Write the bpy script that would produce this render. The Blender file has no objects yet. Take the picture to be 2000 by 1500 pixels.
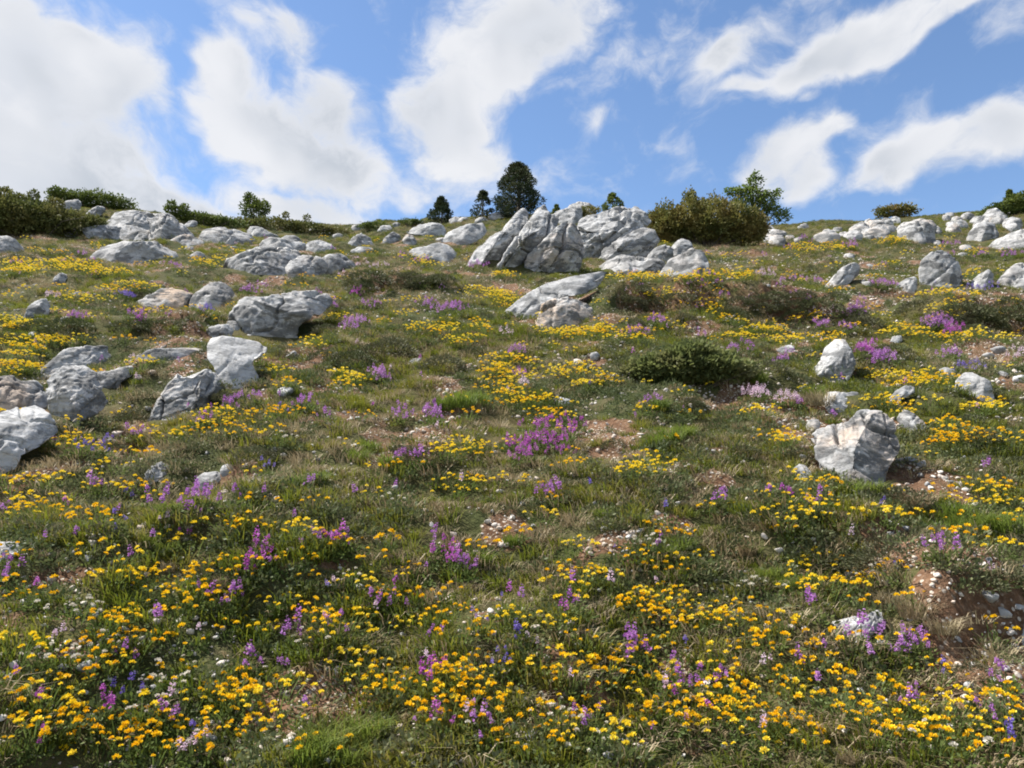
import bpy, bmesh, math, random
import numpy as np
from mathutils import Vector

# ------------------------------------------------------------------ camera
PITCH = math.radians(8.0)
FPX = 1500.0                       # focal length for the 2000 px wide picture
EYE = 1.6
sc = bpy.context.scene
C = sc.collection
cam_d = bpy.data.cameras.new('camera')
cam_d.lens = 36.0 * FPX / 2000.0
cam_d.clip_end = 5000
cam = bpy.data.objects.new('camera', cam_d)
C.objects.link(cam)
cam.location = (0, 0, 0)
cam.rotation_euler = (math.pi / 2 + PITCH, 0, 0)
sc.camera = cam

CF = np.array([0, math.cos(PITCH), math.sin(PITCH)])
CU = np.array([0, -math.sin(PITCH), math.cos(PITCH)])
CR = np.array([1.0, 0, 0])


def ray(px, py):
    px = np.asarray(px, float)
    py = np.asarray(py, float)
    d = ((px - 1000) / FPX)[..., None] * CR + ((750 - py) / FPX)[..., None] * CU + CF
    return d / np.linalg.norm(d, axis=-1, keepdims=True)


# ------------------------------------------------------------------ light
SUN_EL = math.radians(58)
SUN_AZ = math.radians(-72)         # from straight ahead (+Y), negative = left
w = bpy.data.worlds.new('World')
sc.world = w
w.use_nodes = True
SKY_STRENGTH = 0.096
sun_d = bpy.data.lights.new('sun', 'SUN')
sun_d.energy = 5.0
sun_d.angle = math.radians(0.53)
sun_d.color = (1.0, 0.95, 0.88)
sun = bpy.data.objects.new('sun', sun_d)
C.objects.link(sun)
sdir = Vector((math.sin(SUN_AZ) * math.cos(SUN_EL), math.cos(SUN_AZ) * math.cos(SUN_EL), math.sin(SUN_EL)))
sun.rotation_euler = sdir.to_track_quat('Z', 'Y').to_euler()
sun.location = sdir * 60

vs = sc.view_settings
sc.display_settings.display_device = 'sRGB'
vs.view_transform = 'Standard'
vs.look = 'None'
vs.exposure = 1.05
vs.gamma = 1.0
vs.use_curve_mapping = False
sc.render.engine = 'CYCLES'
sc.cycles.use_denoising = True
sc.cycles.max_bounces = 6
sc.cycles.transparent_max_bounces = 4
sc.cycles.filter_width = 1.9
sc.render.use_persistent_data = False


# ------------------------------------------------------------------ node helpers
def nd(nt, typ, **kw):
    n = nt.nodes.new(typ)
    for k, v in kw.items():
        if k == 'ins':
            for kk, vv in v.items():
                s = n.inputs[kk]
                if hasattr(vv, 'is_output') or isinstance(vv, bpy.types.NodeSocket):
                    nt.links.new(vv, s)
                else:
                    s.default_value = vv
        else:
            setattr(n, k, v)
    return n


def math_n(nt, op, a, b=None, c=None, clamp=False):
    n = nt.nodes.new('ShaderNodeMath')
    n.operation = op
    n.use_clamp = clamp
    for i, v in enumerate((a, b, c)):
        if v is None:
            continue
        if isinstance(v, bpy.types.NodeSocket):
            nt.links.new(v, n.inputs[i])
        else:
            n.inputs[i].default_value = v
    return n.outputs[0]


def smooth(nt, v, lo, hi, a=0.0, b=1.0):
    n = nt.nodes.new('ShaderNodeMapRange')
    n.interpolation_type = 'SMOOTHSTEP'
    nt.links.new(v, n.inputs[0])
    n.inputs[1].default_value = lo
    n.inputs[2].default_value = hi
    n.inputs[3].default_value = a
    n.inputs[4].default_value = b
    return n.outputs[0]


def mixc(nt, f, a, b, mode='MIX'):
    n = nt.nodes.new('ShaderNodeMix')
    n.data_type = 'RGBA'
    n.blend_type = mode
    for s, v in ((n.inputs[0], f), (n.inputs[6], a), (n.inputs[7], b)):
        if isinstance(v, bpy.types.NodeSocket):
            nt.links.new(v, s)
        else:
            s.default_value = v if not isinstance(v, tuple) else (*v, 1.0)[:4]
    return n.outputs[2]


def noise_n(nt, vec, scale, detail=4, rough=0.55, dist=0.0):
    n = nt.nodes.new('ShaderNodeTexNoise')
    n.inputs['Scale'].default_value = scale
    n.inputs['Detail'].default_value = detail
    n.inputs['Roughness'].default_value = rough
    n.inputs['Distortion'].default_value = dist
    if vec is not None:
        nt.links.new(vec, n.inputs['Vector'])
    return n.outputs['Fac']


# ------------------------------------------------------------------ sky and clouds
def build_world():
    nt = w.node_tree
    nt.nodes.clear()
    out = nd(nt, 'ShaderNodeOutputWorld')
    tc = nd(nt, 'ShaderNodeTexCoord')
    sky = nd(nt, 'ShaderNodeTexSky')
    sky.sky_type = 'NISHITA'
    sky.sun_disc = False
    sky.sun_elevation = SUN_EL
    sky.sun_rotation = SUN_AZ
    sky.altitude = 1300
    sky.air_density = 1.0
    sky.dust_density = 0.6
    sky.ozone_density = 1.6
    sep = nd(nt, 'ShaderNodeSeparateXYZ', ins={0: tc.outputs['Generated']})
    az = math_n(nt, 'ARCTAN2', sep.outputs[0], sep.outputs[1])
    el = math_n(nt, 'ARCSINE', sep.outputs[2])
    cel = math_n(nt, 'COSINE', el)
    ax = math_n(nt, 'MULTIPLY', az, cel)
    comb = nd(nt, 'ShaderNodeCombineXYZ', ins={0: ax, 1: el, 2: 0.0})
    q = comb.outputs[0]
    # ragged edges: warp the direction by noise
    wn = nd(nt, 'ShaderNodeTexNoise')
    wn.inputs['Scale'].default_value = 7.0
    wn.inputs['Detail'].default_value = 3.0
    wn.inputs['Roughness'].default_value = 0.6
    nt.links.new(q, wn.inputs['Vector'])
    wv = nd(nt, 'ShaderNodeVectorMath', operation='SUBTRACT')
    nt.links.new(wn.outputs['Color'], wv.inputs[0])
    wv.inputs[1].default_value = (0.5, 0.5, 0.5)
    wsc = nd(nt, 'ShaderNodeVectorMath', operation='SCALE')
    nt.links.new(wv.outputs[0], wsc.inputs[0])
    wsc.inputs['Scale'].default_value = 0.085
    wq = nd(nt, 'ShaderNodeVectorMath', operation='ADD')
    nt.links.new(q, wq.inputs[0])
    nt.links.new(wsc.outputs[0], wq.inputs[1])
    flat = nd(nt, 'ShaderNodeVectorMath', operation='MULTIPLY')
    nt.links.new(wq.outputs[0], flat.inputs[0])
    flat.inputs[1].default_value = (1, 1, 0)
    # cumulus masses: x, y, radius x, radius y (photo pixels), tilt, weight
    blobs = [
        (-60, 150, 330, 230, -25, 1.1), (200, 170, 170, 130, -25, 1.0), (60, 340, 340, 105, 14, 1.0),
        (260, 90, 120, 60, -35, .55), (330, 385, 200, 55, 12, .85), (120, 260, 300, 110, 0, .8),
        (430, 140, 75, 85, 10, .9), (480, 240, 130, 90, 20, .95), (570, 290, 190, 115, 30, 1.0),
        (650, 220, 120, 100, 0, .85), (660, 320, 130, 90, 0, .9), (690, 350, 110, 90, 0, .7), (590, 410, 190, 45, 8, .9), (580, 65, 85, 75, 0, .6),
        (490, 35, 50, 35, 0, .4), (640, 60, 60, 50, 0, .35),
        (860, 225, 130, 110, 0, .95), (960, 120, 190, 110, -30, .9), (900, 300, 130, 75, 0, .8),
        (1060, 60, 150, 90, -20, .9), (850, 370, 130, 55, 0, .6), (1040, 350, 90, 60, 0, .4),
        (1165, 235, 65, 28, -12, .55), (1430, 100, 105, 40, -32, .62),
        (1690, 60, 210, 72, -12, 1.05), (1590, 100, 130, 52, -25, .95), (1840, 40, 140, 32, -14, .85),
        (1450, 165, 55, 18, -12, .6), (1560, 185, 28, 14, 0, .5),
        (1525, 305, 100, 80, -30, 1.0), (1600, 255, 68, 42, -20, .95), (1550, 350, 80, 62, -20, .9), (1500, 360, 60, 40, 0, .7),
        (1780, 310, 115, 82, -15, 1.0), (1920, 265, 130, 82, -12, 1.0), (1750, 355, 90, 48, -5, .85), (1850, 330, 80, 50, 0, .8),
        (2150, 200, 200, 90, -20, 1.0), (2250, 330, 130, 60, 0, .8), (-350, 300, 200, 120, 0, 1.0),
        (-420, 60, 140, 90, 0, .9),
    ]
    dens = None
    for (bx, by, rx, ry, tilt, wt) in blobs:
        d = ray(bx, by)
        e0 = math.asin(d[2])
        a0 = math.atan2(d[0], d[1]) * math.cos(e0)
        r2 = ((bx - 1000) / FPX) ** 2 + ((750 - by) / FPX) ** 2
        k = 1.0 / (FPX * (1 + r2) ** 0.75)
        m = nd(nt, 'ShaderNodeMapping', vector_type='TEXTURE')
        nt.links.new(flat.outputs[0], m.inputs['Vector'])
        m.inputs['Location'].default_value = (a0, e0, 0)
        m.inputs['Rotation'].default_value = (0, 0, math.radians(-tilt))
        m.inputs['Scale'].default_value = (rx * k * 1.5, ry * k * 1.5, 1)
        ln = nd(nt, 'ShaderNodeVectorMath', operation='LENGTH')
        nt.links.new(m.outputs[0], ln.inputs[0])
        v = smooth(nt, ln.outputs['Value'], 1.0, 0.15, 0.0, wt)
        dens = v if dens is None else math_n(nt, 'SMOOTH_MAX', dens, v, 0.25)
    # the rest of the sky dome carries the same broken cumulus
    far = noise_n(nt, tc.outputs['Generated'], 2.3, 3, 0.5)
    farm = smooth(nt, far, 0.46, 0.66)
    aaz = math_n(nt, 'ABSOLUTE', az)
    outm = math_n(nt, 'MAXIMUM', smooth(nt, aaz, 0.85, 1.1), smooth(nt, el, 0.66, 0.85))
    dens = math_n(nt, 'MAXIMUM', dens, math_n(nt, 'MULTIPLY', farm, outm))
    # streaky fine structure
    mp = nd(nt, 'ShaderNodeMapping')
    mp.inputs['Rotation'].default_value = (0, 0, math.radians(-28))
    mp.inputs['Scale'].default_value = (0.9, 1.12, 1)
    nt.links.new(wq.outputs[0], mp.inputs['Vector'])
    n1 = noise_n(nt, mp.outputs[0], 12.0, 7, 0.62, 0.15)
    n2 = noise_n(nt, mp.outputs[0], 4.2, 2, 0.55, 0.2)
    dd = math_n(nt, 'ADD', dens, math_n(nt, 'MULTIPLY', math_n(nt, 'SUBTRACT', n1, 0.5), 1.75))
    dd = math_n(nt, 'ADD', dd, math_n(nt, 'MULTIPLY', math_n(nt, 'SUBTRACT', n2, 0.5), 0.8))
    gate = smooth(nt, dens, 0.0, 0.22)
    mask = math_n(nt, 'MULTIPLY', smooth(nt, dd, 0.12, 0.80), gate)
    mask = math_n(nt, 'MULTIPLY', mask, 0.97)
    # cloud body: bright crowns, blue-grey thicker middles
    sh = noise_n(nt, wq.outputs[0], 5.5, 2, 0.5)
    body = math_n(nt, 'MULTIPLY', smooth(nt, sh, 0.38, 0.66), smooth(nt, dd, 0.5, 1.1))
    ccol = mixc(nt, body, (0.82, 0.83, 0.86), (0.52, 0.56, 0.62))
    ccol = mixc(nt, math_n(nt, 'MULTIPLY', smooth(nt, n1, .58, .36), .45), ccol, (0.60, 0.64, 0.71))
    hs = nd(nt, 'ShaderNodeHueSaturation')
    hs.inputs['Saturation'].default_value = 1.06
    nt.links.new(sky.outputs[0], hs.inputs['Color'])
    bg1 = nd(nt, 'ShaderNodeBackground', ins={'Color': hs.outputs[0], 'Strength': SKY_STRENGTH})
    bg2 = nd(nt, 'ShaderNodeBackground', ins={'Color': ccol, 'Strength': 0.52})
    mx = nd(nt, 'ShaderNodeMixShader')
    nt.links.new(mask, mx.inputs[0])
    nt.links.new(bg1.outputs[0], mx.inputs[1])
    nt.links.new(bg2.outputs[0], mx.inputs[2])
    nt.links.new(mx.outputs[0], out.inputs[0])


build_world()
w.cycles.sampling_method = 'MANUAL'
w.cycles.sample_map_resolution = 256

# ------------------------------------------------------------------ numpy noise
def _h(ix, iy, iz, seed):
    h = (ix.astype(np.int64) * 374761393 + iy.astype(np.int64) * 668265263 +
         iz.astype(np.int64) * 2147483647 + seed * 974634777) & 0xFFFFFFFF
    h = ((h ^ (h >> 13)) * 1274126177) & 0xFFFFFFFF
    h = ((h ^ (h >> 16)) * 2246822519) & 0xFFFFFFFF
    h = h ^ (h >> 15)
    return (h & 0xFFFFFF) / float(0xFFFFFF)


def vn3(p, seed=0):
    p = np.asarray(p, float)
    f = np.floor(p)
    i = f.astype(np.int64)
    t = p - f
    t = t * t * t * (t * (t * 6 - 15) + 10)
    r = 0
    for dx in (0, 1):
        wx = t[:, 0] if dx else 1 - t[:, 0]
        for dy in (0, 1):
            wy = t[:, 1] if dy else 1 - t[:, 1]
            for dz in (0, 1):
                wz = t[:, 2] if dz else 1 - t[:, 2]
                r = r + wx * wy * wz * _h(i[:, 0] + dx, i[:, 1] + dy, i[:, 2] + dz, seed)
    return r * 2 - 1


def vn2(x, y, seed=0):
    fx, fy = np.floor(x), np.floor(y)
    ix, iy = fx.astype(np.int64), fy.astype(np.int64)
    tx, ty = x - fx, y - fy
    tx = tx * tx * tx * (tx * (tx * 6 - 15) + 10)
    ty = ty * ty * ty * (ty * (ty * 6 - 15) + 10)
    z = np.zeros_like(ix)
    a = _h(ix, iy, z, seed); b = _h(ix + 1, iy, z, seed)
    c = _h(ix, iy + 1, z, seed); d = _h(ix + 1, iy + 1, z, seed)
    return ((a * (1 - tx) + b * tx) * (1 - ty) + (c * (1 - tx) + d * tx) * ty) * 2 - 1


def fbm3(p, o, seed=0, gain=0.5):
    r, a = 0, 1.0
    for k in range(o):
        r = r + a * vn3(p * (2.03 ** k) + 17.3 * k, seed + k)
        a *= gain
    return r


def fbm2(x, y, o, seed=0, gain=0.5):
    r, a = 0, 1.0
    for k in range(o):
        s = 2.03 ** k
        r = r + a * vn2(x * s + 17.3 * k, y * s - 9.1 * k, seed + k)
        a *= gain
    return r


def sstep(a, b, x):
    t = np.clip((x - a) / (b - a), 0, 1)
    return t * t * (3 - 2 * t)


# ------------------------------------------------------------------ terrain
RIDGE_PX = [-700, -300, 0, 150, 300, 450, 650, 800, 950, 1100, 1300, 1500, 1650, 1800, 1900, 2000, 2300, 2700]
RIDGE_PY = [380, 392, 404, 402, 424, 436, 448, 442, 428, 425, 432, 447, 438, 428, 420, 410, 398, 392]
_ys = np.concatenate([np.linspace(-40, 10, 101), np.linspace(10.2, 400, 1950)])
_sl = np.where(_ys < 10, 0.43, 0.43 - 0.00214 * (_ys - 10))
_sl = np.where(_ys > 46, np.maximum(-0.06, 0.353 - 0.012 * (_ys - 46)), _sl)
_zz = np.concatenate([[0], np.cumsum(0.5 * (_sl[1:] + _sl[:-1]) * np.diff(_ys))])
_zz = _zz - np.interp(0, _ys, _zz) - EYE
_T40 = np.interp(44, _ys, _zz) / 44.0


def base_h(x, y):
    z = np.interp(y, _ys, _zz)
    yy = np.maximum(y, 1.0)
    px = 1000 + FPX * (x / yy) * 0.955
    row = np.interp(px, RIDGE_PX, RIDGE_PY)
    d = ray(px, row)
    T = d[..., 2] / d[..., 1]
    return z + (T - _T40) * np.maximum(y, 0) * sstep(5, 30, y) * (1 - sstep(70, 130, y) * 0.8)


def base_hit(px, py):
    d = ray(px, py)
    t = 1.2
    while t < 60:
        p = d * t
        if p[2] < base_h(np.array([p[0]]), np.array([p[1]]))[0]:
            return p
        t *= 1.01
    return d * 46


# little banks where the turf has slumped: x0, x1, foot row, height, run-out
BANKS = [(1150, 1690, 636, .36, 1.8), (680, 880, 578, .22, 1.4), (1840, 2080, 650, .30, 1.6),
         (1800, 2080, 1262, .17, .6), (930, 1110, 540, .10, 1.2), (560, 760, 710, .10, 1.0), (1440, 1900, 800, .10, .9),
         (60, 380, 662, .16, 1.2), (740, 930, 925, .09, .6), (1480, 1800, 1110, .12, .7), (300, 480, 1110, .06, .5),
         (1120, 1420, 745, .10, .9), (1560, 1620, 945, .05, .4)]
_bk = []
for (x0, x1, rw, A, run) in BANKS:
    a = base_hit(x0, rw); b = base_hit(x1, rw)
    _bk.append((a[0], a[1], b[0], b[1], A, run))


def height(x, y):
    z = base_h(x, y)
    amp = sstep(-2, 3, y) * 0.5 + 0.5
    far = sstep(8, 30, y)
    z = z + amp * (0.085 * fbm2(x * 0.55, y * 0.55, 2, 3) + 0.08 * fbm2(x * 1.9, y * 1.9, 2, 11) +
                   0.02 * fbm2(x * 6.5, y * 6.5, 2, 23)) * (1 - 0.3 * far)
    z = z + far * 0.22 * fbm2(x * 0.22, y * 0.22, 2, 31) * (1 - sstep(32, 44, y) * 0.75)
    # faint sheep-track terracettes along the contour
    ph = y * 1.15 + 0.9 * fbm2(x * 0.3, y * 0.3, 2, 41)
    fr = ph - np.floor(ph)
    z = z + 0.06 * (sstep(0, .22, fr) - fr) * sstep(-.3, .4, vn2(x * .35, y * .35, 47)) * sstep(1.5, 3, y)
    wob = 0.18 * fbm2(x * 1.4, y * 0.2, 3, 53)
    for (ax, ay, bx, by, A, run) in _bk:
        t = (x - ax) / max(bx - ax, 1e-3)
        win = sstep(-.12, .2, t) * (1 - sstep(.8, 1.12, t))
        yb = ay + (by - ay) * np.clip(t, 0, 1)
        s = y - yb + wob * (0.6 + ay * .08)
        z = z + A * win * (sstep(-.02, .08 + .006 * ay, s) - sstep(.15, .15 + run, s))
    return z


K = 0.0125
gx = 4.0 * np.sinh(np.linspace(-4.35, 4.35, 697))
gy = np.concatenate([np.linspace(-30, -3, 28), np.linspace(-2.6, 1.4, 52), 1.45 * np.exp(np.arange(0, 430) * K)])
GX, GY = np.meshgrid(gx, gy)
GZ = height(GX.ravel(), GY.ravel()).reshape(GX.shape)
_ix, _iy = np.arange(len(gx)), np.arange(len(gy))


def ground(x, y):
    fx = np.clip(np.interp(x, gx, _ix), 0, len(gx) - 1.001)
    fy = np.clip(np.interp(y, gy, _iy), 0, len(gy) - 1.001)
    i, j = np.floor(fx).astype(int), np.floor(fy).astype(int)
    tx, ty = fx - i, fy - j
    return ((GZ[j, i] * (1 - tx) + GZ[j, i + 1] * tx) * (1 - ty) + (GZ[j + 1, i] * (1 - tx) + GZ[j + 1, i + 1] * tx) * ty)


_TT = 1.1 * np.exp(np.arange(0, 640) * 0.0062)


def hit(px, py):
    """where the sight line of a photo pixel meets the ground; one row of x,y,z per pixel"""
    px = np.atleast_1d(np.asarray(px, float)); py = np.atleast_1d(np.asarray(py, float))
    px, py = np.broadcast_arrays(px, py)
    d = ray(px, py)
    out = np.zeros((len(px), 3))
    for s in range(0, len(px), 4000):
        dd = d[s:s + 4000]
        P = dd[:, None, :] * _TT[None, :, None]
        g = ground(P[..., 0].ravel(), P[..., 1].ravel()).reshape(P.shape[:2])
        below = P[..., 2] < g
        any_ = below.any(1)
        k = np.where(any_, below.argmax(1), 0)
        # no hit: stand on the ridge, where the line passes closest to the ground
        gap = np.where((_TT > 20)[None, :], (P[..., 2] - g) / _TT[None, :], 9)
        k = np.where(any_, k, gap.argmin(1))
        r = np.arange(len(dd))
        Q = P[r, k]
        # refine
        lo = dd * _TT[np.maximum(k - 1, 0)][:, None]
        hi = Q.copy()
        for _ in range(8):
            m = (lo + hi) / 2
            b = m[:, 2] < ground(m[:, 0], m[:, 1])
            hi = np.where(b[:, None], m, hi)
            lo = np.where(b[:, None], lo, m)
        Q = np.where(any_[:, None], hi, Q)
        Q[:, 2] = ground(Q[:, 0], Q[:, 1])
        out[s:s + 4000] = Q
    return out


def to_px(P):
    P = np.atleast_2d(P)
    f = P @ CF
    return 1000 + FPX * (P @ CR) / f, 750 - FPX * (P @ CU) / f


# bare ground: x, y, rx, ry in photo pixels
BARE = [(1800, 930, 80, 24), (1930, 1310, 100, 50), (1960, 1215, 70, 55), (1870, 1240, 60, 40), (245, 835, 45, 18), (285, 870, 40, 18),
        (860, 765, 40, 30), (700, 815, 30, 18), (1400, 885, 50, 18), (1150, 712, 34, 22), (1960, 690, 60, 16),
        (110, 1130, 60, 26), (690, 1145, 50, 25), (1230, 1060, 60, 30), (1150, 1120, 60, 25), (790, 560, 50, 10),
        (570, 695, 18, 12), (60, 1215, 60, 30), (150, 1320, 60, 22), (1740, 1040, 50, 16), (600, 830, 30, 14),
        (410, 965, 40, 14), (950, 1000, 40, 14), (1480, 830, 60, 12), (1050, 1440, 60, 26), (1290, 600, 60, 22),
        (1180, 620, 60, 20), (50, 655, 40, 8), (280, 1470, 60, 20), (320, 1400, 40, 18), (930, 1180, 40, 18),
        (1380, 1480, 60, 20), (1690, 1090, 40, 14), (1420, 960, 40, 14), (480, 940, 30, 10), (1000, 1240, 40, 16),
        (880, 1090, 30, 10), (1100, 1330, 30, 14), (1320, 1010, 30, 14)]
_bh = hit([b[0] for b in BARE], [b[1] for b in BARE])
_bare = []
for b, P in zip(BARE, _bh):
    dist = np.linalg.norm(P)
    rx = b[2] / FPX * dist
    P2 = hit(b[0], b[1] - b[3])[0]
    _bare.append((P[0], P[1], rx, max(0.06, min(1.5, abs(P2[1] - P[1])))))


def bare_mask(x, y):
    wx = x + 0.12 * fbm2(x * 3, y * 3, 2, 71)
    wy = y + 0.12 * fbm2(x * 3, y * 3, 2, 73)
    m = np.zeros_like(x)
    for (cx, cy, rx, ry) in _bare:
        d = ((wx - cx) / rx) ** 2 + ((wy - cy) / ry) ** 2
        m = np.maximum(m, 1 - sstep(.3, 1.4, d))
    m = m * (.25 + .75 * sstep(-.45, .25, fbm2(x * 6, y * 6, 2, 83)))
    for (cx, cy, rx, ry) in _bare[:4]:
        d = ((wx - cx) / rx) ** 2 + ((wy - cy) / ry) ** 2
        m = np.maximum(m, 1 - sstep(.6, 1.3, d))
    m = np.maximum(m, .8 * sstep(.42, .62, fbm2(x * 1.7, y * 1.7, 3, 79)) * (1 - sstep(14, 22, y)))
    # steep fronts of the banks lose their turf
    e = 0.05
    g = (ground(x, y + e) - ground(x, y - e)) / (2 * e)
    m = np.maximum(m, .55 * sstep(1.2, 2.1, g) * sstep(1.5, 2.5, y) * (1 - sstep(25, 32, y)))
    return m


# ------------------------------------------------------------------ mesh helpers
def mesh_np(name, v, faces=None, tris=None, quads=None, smooth_=False, mats=(), midx=None):
    me = bpy.data.meshes.new(name)
    v = np.asarray(v, np.float32)
    if faces is not None:
        me.from_pydata(v.tolist(), [], faces)
    else:
        tl = []
        t = np.asarray(tris if tris is not None else np.zeros((0, 3)), np.int32).reshape(-1, 3)
        qd = np.asarray(quads if quads is not None else np.zeros((0, 4)), np.int32).reshape(-1, 4)
        me.vertices.add(len(v))
        me.vertices.foreach_set('co', v.ravel())
        nl = t.size + qd.size
        me.loops.add(nl)
        me.loops.foreach_set('vertex_index', np.concatenate([t.ravel(), qd.ravel()]).astype(np.int32))
        me.polygons.add(len(t) + len(qd))
        st = np.concatenate([np.arange(len(t)) * 3, len(t) * 3 + np.arange(len(qd)) * 4]).astype(np.int32)
        me.polygons.foreach_set('loop_start', st)
    for m in mats:
        me.materials.append(m)
    if midx is not None:
        me.polygons.foreach_set('material_index', np.asarray(midx, np.int32))
    if smooth_:
        me.polygons.foreach_set('use_smooth', np.ones(len(me.polygons), bool))
    me.update(calc_edges=True)
    return me


def obj(name, me, parent=None, loc=(0, 0, 0), rot=(0, 0, 0), scale=1.0):
    o = bpy.data.objects.new(name, me)
    o.location = loc
    o.rotation_euler = rot
    o.scale = (scale,) * 3 if not hasattr(scale, '__len__') else scale
    if parent is not None:
        o.parent = parent
    C.objects.link(o)
    return o


def tag(o, label, cat, group=None):
    o['label'] = label
    o['category'] = cat
    if group:
        o['group'] = group
    return o


# ------------------------------------------------------------------ materials
def new_mat(name):
    m = bpy.data.materials.new(name)
    m.use_nodes = True
    nt = m.node_tree
    nt.nodes.clear()
    return m, nt


def finish(nt, shader):
    o = nd(nt, 'ShaderNodeOutputMaterial')
    nt.links.new(shader, o.inputs[0])


def mat_leaf(name, cols, transl=0.35, rough=0.65, patch=0.8, spec=0.25, objrand=0.5):
    """foliage: colour varies by plant and by patch of ground; light comes through"""
    m, nt = new_mat(name)
    geo = nd(nt, 'ShaderNodeNewGeometry')
    oi = nd(nt, 'ShaderNodeObjectInfo')
    at = nd(nt, 'ShaderNodeAttribute', attribute_name='tint')
    n1 = noise_n(nt, geo.outputs['Position'], patch, 3, 0.6)
    r = math_n(nt, 'ADD', math_n(nt, 'MULTIPLY', oi.outputs['Random'], objrand),
               math_n(nt, 'MULTIPLY', smooth(nt, n1, .3, .7), 1 - objrand))
    r = math_n(nt, 'ADD', math_n(nt, 'MULTIPLY', r, .7), math_n(nt, 'MULTIPLY', at.outputs['Fac'], .3))
    cr = nd(nt, 'ShaderNodeValToRGB')
    nt.links.new(r, cr.inputs[0])
    e = cr.color_ramp.elements
    while len(e) < len(cols):
        e.new(0.5)
    for k, c in enumerate(cols):
        e[k].position = 0.12 + 0.76 * k / (len(cols) - 1)
        e[k].color = (*c, 1)
    p = nd(nt, 'ShaderNodeBsdfPrincipled', ins={'Base Color': cr.outputs[0], 'Roughness': rough, 'Specular IOR Level': spec})
    t = nd(nt, 'ShaderNodeBsdfTranslucent', ins={'Color': cr.outputs[0]})
    mx = nd(nt, 'ShaderNodeMixShader', ins={0: transl})
    nt.links.new(p.outputs[0], mx.inputs[1])
    nt.links.new(t.outputs[0], mx.inputs[2])
    finish(nt, mx.outputs[0])
    return m


M_GRASS = mat_leaf('grass_blades', [(.076, .105, .011), (.122, .150, .016), (.175, .176, .024), (.205, .165, .048)], .45)
M_BRIGHT = mat_leaf('bright_grass_blades', [(.10, .155, .022), (.14, .19, .03), (.175, .20, .04)], .45)
M_DRY = mat_leaf('dry_grass_blades', [(.17, .125, .065), (.26, .20, .115), (.35, .29, .185), (.19, .16, .075)], .25)
M_HERB = mat_leaf('herb_leaves', [(.065, .09, .034), (.095, .12, .045), (.13, .142, .062), (.155, .135, .085)], .28)
M_SAGE = mat_leaf('sage_leaves', [(.11, .135, .045), (.155, .18, .06), (.20, .20, .085)], .45, patch=4, objrand=.05)
M_CUSH = mat_leaf('cushion_leaves', [(.05, .065, .024), (.078, .09, .036), (.10, .095, .052), (.095, .112, .042)], .2)
M_STEM = mat_leaf('flower_stems', [(.08, .12, .028), (.115, .155, .04), (.145, .17, .05)], .38)
M_PINE = mat_leaf('pine_needles', [(.026, .045, .026), (.038, .058, .028), (.055, .07, .028), (.07, .075, .032)], .12, patch=1.5, objrand=.1)
M_BUSH = mat_leaf('bush_leaves', [(.10, .12, .036), (.165, .16, .045), (.21, .18, .055), (.21, .155, .055)], .3, patch=2.2, objrand=.1)
M_SHRUB = mat_leaf('shrub_leaves', [(.065, .095, .024), (.11, .145, .032), (.15, .175, .042)], .3, patch=1.5, objrand=.1)
M_HEATH = mat_leaf('heath_leaves', [(.095, .115, .034), (.14, .15, .044), (.175, .155, .056)], .25, patch=1.2, objrand=.1)
M_BROAD = mat_leaf('sapling_leaves', [(.09, .14, .03), (.14, .195, .042), (.19, .225, .052)], .5, patch=2, objrand=.1)
M_LEMON = mat_leaf('lemon_petals', [(.78, .56, .012), (.86, .66, .03), (.86, .72, .10)], .3, rough=.55, patch=3)
M_GOLD = mat_leaf('golden_petals', [(.80, .45, .005), (.84, .54, .010), (.86, .62, .02)], .3, rough=.55, patch=3)
M_PURPLE = mat_leaf('purple_petals', [(.36, .13, .42), (.46, .20, .52), (.55, .30, .60)], .35, rough=.6, patch=1.5)
M_MAGENTA = mat_leaf('magenta_petals', [(.38, .07, .36), (.48, .13, .47), (.56, .22, .54)], .35, rough=.6, patch=3)
M_BLUE = mat_leaf('violet_blue_petals', [(.15, .10, .40), (.22, .16, .50), (.32, .25, .56)], .35, rough=.6, patch=3)
M_PALE = mat_leaf('pale_pink_petals', [(.55, .40, .50), (.68, .52, .62), (.72, .62, .68)], .35, rough=.6, patch=3)
M_WHITE = mat_leaf('white_petals', [(.55, .50, .40), (.66, .62, .54), (.70, .66, .50)], .3, rough=.6, patch=3)


def mat_bark():
    m, nt = new_mat('bark')
    tc = nd(nt, 'ShaderNodeTexCoord')
    n = noise_n(nt, tc.outputs['Object'], 14, 5, .6)
    c = mixc(nt, n, (.045, .034, .026), (.14, .115, .09))
    b = nd(nt, 'ShaderNodeBump', ins={'Strength': .5, 'Height': n})
    p = nd(nt, 'ShaderNodeBsdfPrincipled', ins={'Base Color': c, 'Roughness': .9, 'Normal': b.outputs[0]})
    finish(nt, p.outputs[0])
    return m


M_BARK = mat_bark()


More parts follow.
